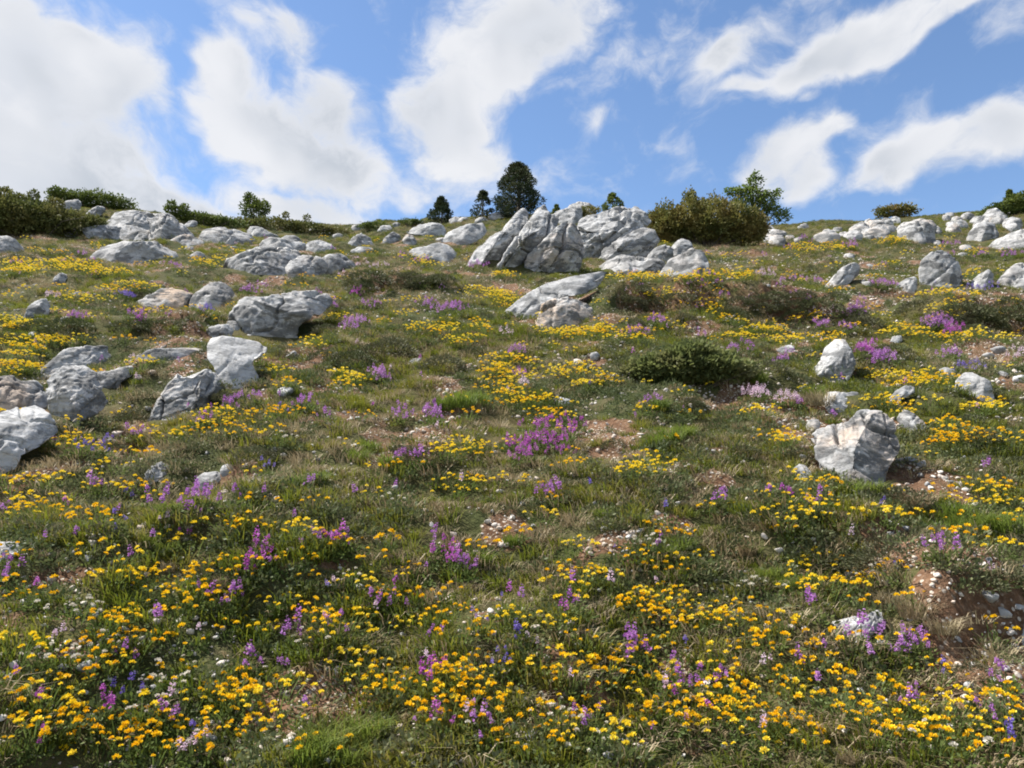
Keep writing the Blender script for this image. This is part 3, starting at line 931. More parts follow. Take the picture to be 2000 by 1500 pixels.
# --- foreground right
rock(R_, [(1577, 743), (1590, 720), (1605, 705), (1612, 680), (1630, 663), (1648, 665), (1660, 685), (1668, 712), (1650, 728), (1625, 741), (1605, 748)],
     'upright pinkish-white rock beside vivid purple flowers', 5, .8, .45, .45, .1, 2.8, cuts=4, land='the upright pinkish rock')
rock(R_, [(1508, 690), (1525, 680), (1542, 675), (1552, 683), (1550, 694), (1525, 694)], 'small white stone block among orange-yellow flowers', 3, .9, .5, 0, .4)
rock(S, [(1608, 782), (1620, 765), (1650, 768), (1670, 762), (1687, 770), (1685, 782), (1668, 792), (1652, 804), (1625, 808), (1610, 798)],
     'flat white-topped rock with a shaded front in yellow flowers', 4, .9, .3, 0, .2)
rock(R_, [(1730, 782), (1750, 765), (1768, 755), (1783, 757), (1782, 768), (1762, 777), (1745, 788)], 'small white finger of rock in the yellow flowers', 4, .8, .4, 0, .3)
rock(R_, [(1864, 773), (1870, 745), (1885, 731), (1900, 730), (1915, 738), (1930, 745), (1939, 767), (1925, 775), (1900, 773), (1880, 778)],
     'white arched rock with a shadowed underside', 4, .9, .3, .1, .25, land='the white arched rock')
rock(R_, [(1826, 725), (1845, 718), (1868, 721), (1862, 730), (1840, 732)], 'small flat white stone above the white arched rock', 3, .9, .5, 0, .5)
rock(B, [(1592, 935), (1606, 904), (1597, 868), (1588, 851), (1622, 834), (1658, 823), (1671, 806), (1695, 798), (1727, 805), (1752, 827), (1750, 846), (1760, 878), (1740, 894), (1706, 918), (1694, 942), (1671, 946), (1653, 932), (1636, 928), (1608, 934)],
     'big cracked grey boulder stained tan on one side, bare soil below', 5, .85, .55, .55, .0, 3.0, bedang=52, cuts=3, seed=77, amt=.9, land='the big cracked boulder', planes=[(-.45, -.75, .45, .42), (.75, -.65, .1, .5), (0, -.3, 1, .8)])
rock(R_, [(1551, 916), (1560, 906), (1575, 912), (1590, 929), (1581, 936), (1562, 930)], 'small pale stone at the foot of the big cracked boulder', 3, .8, .4, 0, .2)
rock(S, [(1609, 1222), (1640, 1215), (1668, 1206), (1690, 1212), (1702, 1195), (1721, 1190), (1724, 1215), (1702, 1237), (1675, 1250), (1640, 1241)],
     'ragged white rock lying flat below lemon-yellow flowers', 5, 1.0, .6, .1, .5, 2.8, cuts=2, amt=1.2, back=.2, sink=.25, land='the ragged white rock')
rock(B, [(1968, 1245), (1978, 1225), (2000, 1213), (2035, 1218), (2035, 1272), (1985, 1264)], 'tan rock sticking out of the eroded red soil', 4, .9, .1, 1.0, land='the eroded red soil')
rock(S, [(1753, 817), (1765, 800), (1785, 808), (1805, 825), (1817, 843), (1800, 847), (1775, 838)], 'thin tan ledge poking from the turf above the orange flowers', 4, .8, .2, .6)
rock(R_, [(1568, 838), (1580, 822), (1598, 820), (1600, 832), (1588, 842)], 'small dark-sided stone by the top of the big cracked boulder', 3, .9, .1, .6)
# --- foreground left and middle
rock(R_, [(281, 947), (285, 925), (297, 910), (318, 902), (334, 905), (332, 925), (327, 942), (305, 961), (288, 962)],
     'knobbly white rock alone in the green turf', 5, .9, .45, .05, .25, 2.6, cuts=5, land='the knobbly white rock')
rock(R_, [(386, 932), (400, 924), (425, 922), (442, 930), (447, 943), (430, 953), (405, 953)], 'flat white rock with brown soil under its lip', 4, .9, .2, .1, .3, land='the flat white rock')
rock(R_, [(432, 921), (437, 908), (450, 907), (456, 918), (449, 931), (438, 931)], 'small rounded white stone perched behind a flat white rock', 3, .9, .3, 0, .3)
rock(R_, [(-35, 1068), (0, 1062), (25, 1064), (39, 1072), (31, 1087), (15, 1100), (5, 1112), (-35, 1112)],
     'white-topped rock at the meadow edge with a dark underside', 4, .9, .3, 0, .35, land='the white-topped edge rock')
rock(R_, [(398, 1187), (412, 1173), (440, 1171), (457, 1182), (442, 1192), (415, 1193)], 'small pinkish buff stone beside purple spikes', 4, .9, .5, .6, .2, land='the pinkish buff stone')
rock(R_, [(1081, 784), (1095, 775), (1114, 780), (1111, 791), (1090, 792)], 'small clean white stone in the middle of the yellow flowers', 3, .9, .5, 0, .6, land='the clean white stone')
rock(R_, [(791, 710), (805, 701), (822, 699), (816, 710)], 'thin pale flake of rock on a dark cushion of herbs', 3, .9, .6, .2, .3)
rock(R_, [(1736, 668), (1745, 658), (1758, 655), (1762, 664), (1748, 671)], 'small grey stone uphill of a purple patch', 3, .9, .5)

rnd = random.Random(5)
# rubble along the right-hand ridge
rr = []
for k in range(46):
    px = rnd.uniform(1500, 1990)
    rg = np.interp(px, RIDGE_PX, RIDGE_PY)
    py = rg + rnd.uniform(1, 30) ** 1.0
    wd = rnd.uniform(9, 26) * (0.7 + 0.5 * (py - rg) / 30)
    hg = wd * rnd.uniform(.4, .7)
    n = 8
    poly = [(px + wd * math.cos(2 * math.pi * i / n) * rnd.uniform(.75, 1.1), py - hg * .4 + hg * math.sin(2 * math.pi * i / n) * rnd.uniform(.75, 1.1)) for i in range(n)]
    tn_ = rnd.random() * .6
    o = rock(R_, poly, 'ridge rubble', 3, .9, .4, tn_, rnd.random() * .3, seed=600 + k, group='pale rubble along the bare ridge crest')
    LABELS.append((o, ('broad' if wd > 18 else 'small') + (' tan-stained' if tn_ > .4 else ' pale') + ' rubble block on the ridge', 'rock', 'pale rubble along the bare ridge crest', o.location.x, o.location.y))
# scattered blocks between the left outcrop and the ridge
for k, (px, py, wd) in enumerate([(700, 446, 14), (660, 462, 12), (640, 458, 14), (520, 480, 12), (455, 486, 10), (385, 502, 16), (370, 486, 10),
                                  (775, 440, 10), (820, 436, 10), (905, 430, 10), (970, 424, 16), (940, 432, 14), (890, 432, 14), (610, 452, 12),
                                  (860, 470, 10), (150, 577, 12), (70, 655, 14), (130, 625, 12), (1690, 555, 12), (1660, 500, 12), (1880, 500, 12), (1885, 485, 14),
                                  (1700, 520, 8), (1830, 475, 10), (1860, 440, 14), (1700, 465, 12), (1560, 470, 12), (1620, 470, 10), (1650, 460, 14), (1855, 420, 10)]):
    hg = wd * .45
    n = 8
    poly = [(px + wd * math.cos(2 * math.pi * i / n) * rnd.uniform(.75, 1.1), py - hg * .3 + hg * math.sin(2 * math.pi * i / n) * rnd.uniform(.75, 1.1)) for i in range(n)]
    o = rock(R_, poly, 'half-sunk rock', 3, .9, .4, rnd.random() * .4, rnd.random() * .4, seed=700 + k, group='small rocks sunk in the upper turf')
    LABELS.append((o, 'small pale half-sunk rock', 'rock', 'small rocks sunk in the upper turf', o.location.x, o.location.y))


def inside_rock(x, y, grow=1.0):
    m = np.zeros(len(x), bool)
    for (cx, cy, a, b, ux, uy) in FOOT:
        dx, dy = x - cx, y - cy
        p_ = dx * ux + dy * uy
        q_ = -dx * uy + dy * ux
        m |= (p_ / (a * grow)) ** 2 + (q_ / (b * grow)) ** 2 < 1
    return m

# ------------------------------------------------------------------ foliage builders
def add_attr(me, name, val):
    a = me.attributes.new(name, 'FLOAT', 'POINT')
    a.data.foreach_set('value', np.asarray(val, np.float32))


def unit(v):
    return v / np.maximum(np.linalg.norm(v, axis=-1, keepdims=True), 1e-9)


class Geo:
    """collects quads and triangles, with a tint per vertex and a material slot per face"""

    def __init__(s):
        s.v, s.t, s.q, s.tint, s.tm, s.qm, s.n = [], [], [], [], [], [], 0

    def add(s, v, tris=None, quads=None, tint=None, mat=0):
        v = np.asarray(v, float)
        s.v.append(v)
        s.tint.append(np.full(len(v), .5) if tint is None else np.asarray(tint, float))
        if tris is not None and len(tris):
            s.t.append(np.asarray(tris) + s.n)
            s.tm.append(np.full(len(tris), mat))
        if quads is not None and len(quads):
            s.q.append(np.asarray(quads) + s.n)
            s.qm.append(np.full(len(quads), mat))
        s.n += len(v)

    def leaves(s, c, axis, L, W, rng, mat=0, tint=None, bend=0.):
        """diamond leaves from points c along axis"""
        n = len(c)
        axis = unit(axis)
        side = unit(np.cross(axis, unit(rng.normal(size=(n, 3)))))
        L = np.broadcast_to(L, (n,))[:, None]
        W = np.broadcast_to(W, (n,))[:, None]
        nn = np.cross(axis, side)
        mid = c + axis * L * .5
        v = np.stack([c, mid + side * W * .5 + nn * bend * L, c + axis * L, mid - side * W * .5 + nn * bend * L], 1).reshape(-1, 3)
        q = np.arange(4 * n).reshape(-1, 4)
        t = rng.uniform(0, 1, n) if tint is None else tint
        s.add(v, quads=q, tint=np.repeat(t, 4), mat=mat)

    def blades(s, c, head, h, lean, W, rng, mat=0, tint=None):
        """curved grass blades: base c, compass heading, height, lean"""
        n = len(c)
        d = np.stack([np.cos(head), np.sin(head), np.zeros(n)], 1)
        sd = np.stack([-np.sin(head + .6), np.cos(head + .6), np.zeros(n)], 1)
        h = h[:, None]; lean = lean[:, None]; W = np.broadcast_to(W, (n,))[:, None]
        m = c + d * h * lean * .35 + np.array([0, 0, 1]) * h * .58
        t = c + d * h * lean + np.array([0, 0, 1]) * h * (1 - .25 * lean)
        v = np.stack([c - sd * W * .5, c + sd * W * .5, m + sd * W * .42, m - sd * W * .42, t], 1).reshape(-1, 3)
        k = np.arange(n)[:, None] * 5
        tt = rng.uniform(0, 1, n) if tint is None else tint
        s.add(v, tris=k + np.array([[3, 2, 4]]), quads=k + np.array([[0, 1, 2, 3]]), tint=np.repeat(tt, 5), mat=mat)

    def tube(s, pts, rad, seg=6, mat=0, tint=.5):
        pts = np.asarray(pts, float); rad = np.asarray(rad, float)
        vs = []
        for k in range(len(pts)):
            d = pts[min(k + 1, len(pts) - 1)] - pts[max(k - 1, 0)]
            d = d / max(np.linalg.norm(d), 1e-9)
            a_ = np.cross(d, [0.31, .94, .1]); a_ /= np.linalg.norm(a_)
            b_ = np.cross(d, a_)
            th = np.linspace(0, 2 * math.pi, seg, endpoint=False)
            vs.append(pts[k] + rad[k] * (np.cos(th)[:, None] * a_ + np.sin(th)[:, None] * b_))
        v = np.concatenate(vs)
        q = []
        for k in range(len(pts) - 1):
            for j in range(seg):
                q.append([k * seg + j, k * seg + (j + 1) % seg, (k + 1) * seg + (j + 1) % seg, (k + 1) * seg + j])
        s.add(v, quads=q, tint=np.full(len(v), tint), mat=mat)

    def mesh(s, name, mats):
        v = np.concatenate(s.v)
        t = np.concatenate(s.t) if s.t else None
        q = np.concatenate(s.q) if s.q else None
        mi = np.concatenate((s.tm or [np.zeros(0)]) + (s.qm or [np.zeros(0)])) if (s.tm or s.qm) else None
        if s.tm == [] and s.qm:
            mi = np.concatenate(s.qm)
        me = mesh_np(name, v, tris=t, quads=q, mats=mats, midx=mi)
        add_attr(me, 'tint', np.concatenate(s.tint))
        return me


def disc(rng, n, r, pw=.5):
    a_ = rng.uniform(0, 2 * math.pi, n)
    rr_ = r * rng.uniform(0, 1, n) ** pw
    return np.stack([rr_ * np.cos(a_), rr_ * np.sin(a_), np.zeros(n)], 1), a_


def m_tuft(seed, n, r, h, W, lean, mat, spread=.7):
    rng = np.random.RandomState(seed)
    g = Geo()
    c, a_ = disc(rng, n, r)
    hd = np.where(rng.uniform(0, 1, n) < spread, a_ + rng.normal(0, .6, n), rng.uniform(0, 6.28, n))
    hh = h * rng.uniform(.45, 1.1, n)
    c[:, 2] -= .012
    g.blades(c, hd, hh, lean * rng.uniform(.2, 1.5, n), W * rng.uniform(.7, 1.2, n), rng)
    return g.mesh('tuft', [mat])


def m_herb(seed, n, r, h, L, mat):
    rng = np.random.RandomState(seed)
    g = Geo()
    d = unit(rng.normal(size=(n, 3)))
    d[:, 2] = np.abs(d[:, 2])
    rr_ = rng.uniform(.35, 1, n)[:, None]
    c = d * rr_ * np.array([r, r, h])
    ax = d + rng.normal(size=(n, 3)) * .55 + np.array([0, 0, .25])
    g.leaves(c, ax, L * rng.uniform(.6, 1.3, n), L * .5 * rng.uniform(.6, 1.2, n), rng)
    return g.mesh('herb', [mat])


def head_geo(g, pos, rng, r, mat, n=9):
    """pea-flower head: a flattened crown of small keeled florets"""
    a_ = np.arange(n) * 2.4 + rng.uniform(0, 6)
    k = np.sqrt((np.arange(n) + .5) / n)
    d = np.stack([np.cos(a_) * k, np.sin(a_) * k, .35 + .5 * (1 - k)], 1)
    c = pos + d * np.array([r * .5, r * .5, r * .75])
    for j in range(2):
        g.leaves(c, d + rng.normal(size=(n, 3)) * .25 + np.array([0, 0, .35 * j]), r * .8 * rng.uniform(.8, 1.15, n), r * .72, rng, mat=mat)


def spike_geo(g, pos, rng, L, r, mat, n=22):
    """flower spike: whorls of florets thinning towards the tip"""
    t = np.sort(rng.uniform(0, 1, n))
    a_ = np.arange(n) * 2.4
    rad = r * (1 - .65 * t ** 1.5)
    d = np.stack([np.cos(a_), np.sin(a_), np.full(n, .45)], 1)
    c = pos + np.stack([np.cos(a_) * rad * .3, np.sin(a_) * rad * .3, t * L], 1)
    for j in range(2):
        g.leaves(c, d + rng.normal(size=(n, 3)) * .3, rad * rng.uniform(.8, 1.2, n), rad * .85, rng, mat=mat)


# ------------------------------------------------------------------ scatter (uncountable ground cover only)
def scatter(name, P, rotz, scl, idx, meshes, tilt=None):
    src = bpy.data.collections.new(name + '_kinds')
    for k, me in enumerate(meshes):
        o = bpy.data.objects.new('%s_%02d' % (me.name.split('.')[0], k), me)
        src.objects.link(o)
    me = bpy.data.meshes.new(name)
    me.vertices.add(len(P))
    me.vertices.foreach_set('co', np.asarray(P, np.float32).ravel())
    for nm, typ, val in (('rz', 'FLOAT_VECTOR', np.stack([np.zeros(len(P)) if tilt is None else tilt[:, 0], np.zeros(len(P)) if tilt is None else tilt[:, 1], rotz], 1)),
                         ('sc', 'FLOAT', scl), ('ix', 'INT', idx)):
        a_ = me.attributes.new(nm, typ, 'POINT')
        if typ == 'FLOAT_VECTOR':
            a_.data.foreach_set('vector', val.astype(np.float32).ravel())
        else:
            a_.data.foreach_set('value', val.astype(np.int32 if typ == 'INT' else np.float32))
    o = obj(name, me)
    ng = bpy.data.node_groups.new(name, 'GeometryNodeTree')
    ng.interface.new_socket('Geometry', in_out='INPUT', socket_type='NodeSocketGeometry')
    ng.interface.new_socket('Geometry', in_out='OUTPUT', socket_type='NodeSocketGeometry')
    gi = ng.nodes.new('NodeGroupInput'); go = ng.nodes.new('NodeGroupOutput')
    ci = ng.nodes.new('GeometryNodeCollectionInfo')
    ci.inputs['Collection'].default_value = src
    ci.inputs['Separate Children'].default_value = True
    ci.inputs['Reset Children'].default_value = True
    ip = ng.nodes.new('GeometryNodeInstanceOnPoints')
    ip.inputs['Pick Instance'].default_value = True
    at = {}
    for nm, dt in (('rz', 'FLOAT_VECTOR'), ('sc', 'FLOAT'), ('ix', 'INT')):
        n = ng.nodes.new('GeometryNodeInputNamedAttribute')
        n.data_type = dt
        n.inputs['Name'].default_value = nm
        at[nm] = n.outputs['Attribute']
    er = ng.nodes.new('FunctionNodeEulerToRotation')
    ng.links.new(at['rz'], er.inputs[0])
    ng.links.new(gi.outputs[0], ip.inputs['Points'])
    ng.links.new(ci.outputs[0], ip.inputs['Instance'])
    ng.links.new(at['ix'], ip.inputs['Instance Index'])
    ng.links.new(er.outputs[0], ip.inputs['Rotation'])
    ng.links.new(at['sc'], ip.inputs['Scale'])
    ng.links.new(ip.outputs[0], go.inputs[0])
    md = o.modifiers.new('scatter', 'NODES')
    md.node_group = ng
    o['kind'] = 'stuff'
    return o


def sample_ground(n_near, seed, y0=1.5, y1=50, falloff=1.25, ref=4.0):
    """random ground points over the slope, thinning with distance"""
    rng = np.random.RandomState(seed)
    ys = np.linspace(y0, y1, 2000)
    wid = 1.55 * ys + 3.0
    den = n_near * np.minimum(1, (ref / ys) ** falloff)
    cdf = np.cumsum(wid * den) * (ys[1] - ys[0])
    n = int(cdf[-1])
    y = np.interp(rng.uniform(0, cdf[-1], n), cdf, ys)
    x = rng.uniform(-.5, .5, n) * (1.55 * y + 3.0)
    return x, y, rng


# green turf
TUFTS = [m_tuft(k, 46, .045, .042 + .010 * (k % 3), .0040, .85, M_GRASS) for k in range(5)]
TUFTS += [m_tuft(20 + k, 40, .04, .078, .0040, .7, M_GRASS) for k in range(2)]
DRY = [m_tuft(40 + k, 34, .05, .05 + .02 * (k % 2), .0036, 1.2, M_DRY) for k in range(3)]
HERB = [m_herb(60 + k, 90, .065, .045, .017, M_HERB) for k in range(4)]

x, y, rng = sample_ground(330, 101)
b = bare_mask(x, y)
den = fbm2(x * 1.1, y * 1.1, 3, 201)
keep = (rng.uniform(0, 1, len(x)) > b * .95) & ~inside_rock(x, y) & (rng.uniform(0, 1, len(x)) < .50 + .95 * den)
x, y = x[keep], y[keep]
ix = rng.randint(0, 5, len(x))
tall = fbm2(x * .9, y * .9, 2, 205) > .35
ix = np.where(tall & (rng.uniform(0, 1, len(x)) < .6), rng.randint(5, 7, len(x)), ix)
scatter('meadow_grass', np.stack([x, y, ground(x, y)], 1), rng.uniform(0, 6.28, len(x)),
        rng.uniform(.7, 1.25, len(x)) * (1 + .55 * sstep(5, 30, y)), ix, TUFTS)['label'] = 'short green turf covering the slope'

x, y, rng = sample_ground(230, 102)
b = bare_mask(x, y)
den = fbm2(x * .8, y * .8, 3, 211)
keep = (rng.uniform(0, 1, len(x)) > b * .6) & ~inside_rock(x, y) & (rng.uniform(0, 1, len(x)) < .5 + .7 * den)
x, y = x[keep], y[keep]
scatter('dry_grass', np.stack([x, y, ground(x, y)], 1), rng.uniform(0, 6.28, len(x)),
        rng.uniform(.7, 1.3, len(x)) * (1 + .55 * sstep(5, 30, y)), rng.randint(0, 3, len(x)), DRY)['label'] = 'dry straw-coloured grass between the green turf'

x, y, rng = sample_ground(230, 103)
b = bare_mask(x, y)
den = fbm2(x * 1.3, y * 1.3, 3, 221)
keep = (rng.uniform(0, 1, len(x)) > b * .9) & ~inside_rock(x, y) & (rng.uniform(0, 1, len(x)) < .45 + .9 * den)
x, y = x[keep], y[keep]
scatter('low_herbs', np.stack([x, y, ground(x, y)], 1), rng.uniform(0, 6.28, len(x)),
        rng.uniform(.6, 1.35, len(x)) * (1 + .6 * sstep(5, 30, y)), rng.randint(0, 4, len(x)), HERB)['label'] = 'low dark green herbs matted through the turf'

# ------------------------------------------------------------------ loose stones
PEB = []
for k in range(7):
    v, f = ico(2)
    rng = np.random.RandomState(300 + k)
    v = v * np.array([1, rng.uniform(.6, .95), rng.uniform(.35, .65)])
    for _ in range(10):
        nn = unit(rng.normal(size=3))
        pr = v @ nn
        v = v - np.maximum(0, pr - pr.max() * rng.uniform(.5, .8))[:, None] * nn
    v = v * (1 + .10 * fbm3(v * 2.2 + k * 9, 2, k))[:, None]
    PEB.append(mesh_np('stone', v, tris=f, smooth_=False, mats=[M_ROCK]))


def mat_gravel():
    m, nt = new_mat('gravel_stone')
    oi = nd(nt, 'ShaderNodeObjectInfo')
    geo = nd(nt, 'ShaderNodeNewGeometry')
    c = mixc(nt, oi.outputs['Random'], (.66, .63, .58), (.50, .40, .32))
    c = mixc(nt, math_n(nt, 'MULTIPLY', noise_n(nt, geo.outputs['Position'], 60, 3, .6), .5), c, (.3, .28, .25))
    p = nd(nt, 'ShaderNodeBsdfPrincipled', ins={'Base Color': c, 'Roughness': .92, 'Specular IOR Level': .15})
    finish(nt, p.outputs[0])
    return m


M_GRAVEL = mat_gravel()
GRV = []
for me in PEB[:5]:
    m2 = me.copy()
    m2.materials.clear()
    m2.materials.append(M_GRAVEL)
    GRV.append(m2)
x, y, rng = sample_ground(900, 104, y1=16, falloff=1.1)
b = bare_mask(x, y)
sc_n = sstep(.1, .5, fbm2(x * .9, y * .9, 3, 231))
keep = (rng.uniform(0, 1, len(x)) < np.maximum(b * .9, .14 + .55 * sc_n)) & ~inside_rock(x, y)
x, y = x[keep], y[keep]
sz = .005 + .020 * rng.uniform(0, 1, len(x)) ** 3.2
sz *= 1 + .4 * sstep(4, 12, y)
scatter('gravel', np.stack([x, y, ground(x, y) + sz * .2], 1), rng.uniform(0, 6.28, len(x)), sz, rng.randint(0, 5, len(x)), GRV,
        rng.normal(0, .35, (len(x), 2)))['label'] = 'pale limestone gravel strewn on bare soil'

def want_label(o, phrase, cat, group, x, y):
    LABELS.append((o, phrase, cat, group, x, y))


STONES = [(20, 1325, 12), (165, 1310, 20), (180, 1305, 12), (215, 1330, 10), (120, 1310, 18), (700, 1150, 14), (660, 1150, 12), (930, 1108, 10),
          (1130, 1265, 14), (1420, 1345, 9), (440, 1470, 12), (415, 1445, 14), (190, 1420, 10), (250, 1465, 10), (960, 1415, 14), (1035, 1440, 14),
          (1050, 1435, 14), (1100, 1450, 12), (980, 1470, 8), (1220, 1450, 12), (1260, 1460, 12), (1190, 1480, 14), (790, 1330, 10), (760, 1360, 9),
          (720, 1260, 9), (640, 1310, 9), (575, 1295, 9), (1570, 1230, 10), (1500, 1230, 13), (1560, 1350, 8), (1720, 1265, 18), (1930, 1170, 18),
          (1960, 1200, 14), (1990, 1190, 12), (1965, 1310, 12), (1940, 1330, 9), (1900, 1300, 9), (1890, 1340, 9), (1600, 1110, 10), (1440, 965, 14),
          (1380, 880, 9), (1395, 885, 9), (1780, 905, 16), (1800, 910, 12), (1860, 945, 9), (1250, 1115, 9), (1300, 960, 8), (1290, 755, 8),
          (1130, 715, 20), (1165, 700, 18), (1150, 725, 14), (895, 1070, 12), (800, 1160, 8), (840, 1000, 8), (600, 805, 10), (560, 770, 18),
          (570, 700, 16), (700, 820, 10), (640, 830, 8), (230, 850, 10), (215, 865, 10), (390, 810, 8), (290, 800, 9), (270, 740, 12), (300, 730, 10),
          (60, 1185, 8), (100, 1135, 9), (80, 1150, 10), (140, 1150, 9), (210, 1200, 9), (190, 1205, 12), (560, 1150, 8), (1560, 1080, 9), (1470, 1180, 9),
          (1310, 1110, 8), (1160, 1060, 8), (1250, 1040, 9), (1220, 1080, 9), (1020, 985, 8), (960, 1000, 8), (850, 1170, 8), (1740, 1045, 9), (1770, 1035, 9),
          (1990, 745, 16), (1950, 690, 14), (1930, 700, 12), (1960, 735, 12), (1500, 560, 7), (1520, 600, 7), (860, 440, 5), (1620, 1085, 9), (1350, 940, 8),
          (1100, 945, 7), (620, 900, 8), (535, 880, 8), (480, 910, 9), (440, 960, 9), (415, 970, 8), (30, 1085, 9), (1005, 1420, 10), (870, 1455, 10), (300, 1345, 9),
          (330, 1355, 9), (345, 1340, 8), (290, 1390, 9), (1845, 1230, 8), (1870, 1250, 9), (1290, 1325, 9), (640, 1190, 8), (1680, 1350, 8), (1540, 1190, 9)]
rs = random.Random(9)
for k in range(70):
    STONES.append((rs.uniform(0, 2000), rs.uniform(880, 1490), rs.uniform(6, 10)))
SP = hit([s_[0] for s_ in STONES], [s_[1] for s_ in STONES])
for (px, py, r), P in zip(STONES, SP):
    d = np.linalg.norm(P)
    o = obj('stone', PEB[rs.randrange(7)], loc=(P[0], P[1], P[2] + r / FPX * d * .25), rot=(rs.gauss(0, .25) + .25, rs.gauss(0, .25), rs.uniform(0, 6.28)),
            scale=r / FPX * d * rs.uniform(.95, 1.25))
    buff = rs.random() < .3
    o['tan'] = .9 if buff else .1
    o['pale'] = .15 if buff else rs.uniform(.3, .8)
    want_label(o, ('flat ' if r > 13 else 'small ') + ('buff' if buff else 'white') + ' stone', 'stone', 'loose stones in the turf', P[0], P[1])

# ------------------------------------------------------------------ flowers
class Kind:
    pass


def head_positions(rng, n, r, h):
    out = []
    tries = 0
    while len(out) < n and tries < 400:
        tries += 1
        a_, q_ = rng.uniform(0, 6.28), r * math.sqrt(rng.uniform(0, 1))
        p = np.array([q_ * math.cos(a_), q_ * math.sin(a_), h * (1 - .45 * (q_ / r) ** 2) * rng.uniform(.75, 1.1)])
        if all(np.hypot(*(p - o_)[:2]) > .024 for o_ in out):
            out.append(p)
    return out


def plant_foliage(g, heads, rng, r, h, leafL, mat=0, nleaf=90):
    for p in heads:
        root = p * np.array([.35, .35, 0]) - np.array([0, 0, .01])
        sd = unit(np.array([[-(p[1]) - 1e-3, p[0] + 1e-3, 0]]))[0] * .0016
        mid = (root + p) / 2 + np.array([0, 0, .008])
        g.add([root - sd, root + sd, mid + sd, mid - sd, p + sd * .7, p - sd * .7], quads=[[0, 1, 2, 3], [3, 2, 4, 5]], mat=mat)
    d = unit(rng.normal(size=(nleaf, 3)))
    d[:, 2] = np.abs(d[:, 2]) * .8
    c = d * rng.uniform(.25, 1, nleaf)[:, None] * np.array([r, r, h * .72])
    g.leaves(c, d + rng.normal(size=(nleaf, 3)) * .6 + [0, 0, .2], leafL * rng.uniform(.7, 1.3, nleaf), leafL * .48, rng, mat=mat)


YV = []      # variants: foliage mesh, head positions, radius ; and the joined far version
for k in range(7):
    rng = np.random.RandomState(400 + k)
    n = [14, 11, 9, 13, 7, 16, 5][k]
    r = [.115, .10, .095, .12, .08, .125, .06][k]
    hp = head_positions(rng, n, r, .075)
    g = Geo()
    plant_foliage(g, hp, rng, r, .075, .013)
    YV.append((g.mesh('foliage', [M_STEM]), hp, r))
HEADS = {}
for cname, mt in (('lemon', M_LEMON), ('gold', M_GOLD)):
    HEADS[cname] = []
    for k in range(4):
        g = Geo()
        head_geo(g, np.zeros(3), np.random.RandomState(430 + k), .0082, 0, n=11)
        HEADS[cname].append(g.mesh('flower_head', [mt]))
YJ = {}
for cname, mt in (('lemon', M_LEMON), ('gold', M_GOLD)):
    YJ[cname] = []
    for k in range(7):
        rng = np.random.RandomState(440 + k)
        g = Geo()
        hp = YV[k][1]
        plant_foliage(g, hp, rng, YV[k][2], .075, .014, nleaf=60)
        for p in hp:
            head_geo(g, p, rng, .0112, 1, n=6)
        YJ[cname].append(g.mesh('vetch_plant', [M_STEM, mt]))

SPK = {'purple': M_PURPLE, 'magenta': M_MAGENTA, 'blue': M_BLUE, 'pale': M_PALE}
SV = []
for k in range(5):
    rng = np.random.RandomState(460 + k)
    n = [3, 4, 2, 5, 1][k]
    r = [.04, .05, .03, .06, .01][k]
    hp = head_positions(rng, n, r, .085)
    g = Geo()
    plant_foliage(g, hp, rng, r + .03, .06, .02, nleaf=50)
    SV.append((g.mesh('foliage', [M_STEM]), hp, r))
SPIKE, SJ = {}, {}
for cname, mt in SPK.items():
    SPIKE[cname], SJ[cname] = [], []
    for k in range(3):
        g = Geo()
        spike_geo(g, np.zeros(3), np.random.RandomState(480 + k), [.042, .034, .028][k] * (.7 if cname == 'blue' else 1), [.0105, .0100, .0095][k] * (.8 if cname == 'blue' else 1), 0, 20)
        SPIKE[cname].append(g.mesh('flower_spike', [mt]))
    for k in range(5):
        rng = np.random.RandomState(490 + k)
        g = Geo()
        plant_foliage(g, SV[k][1], rng, SV[k][2] + .03, .06, .02, nleaf=36)
        for p in SV[k][1]:
            spike_geo(g, p, rng, .036, .0115, 1, 11)
        SJ[cname].append(g.mesh('spike_plant', [M_STEM, mt]))

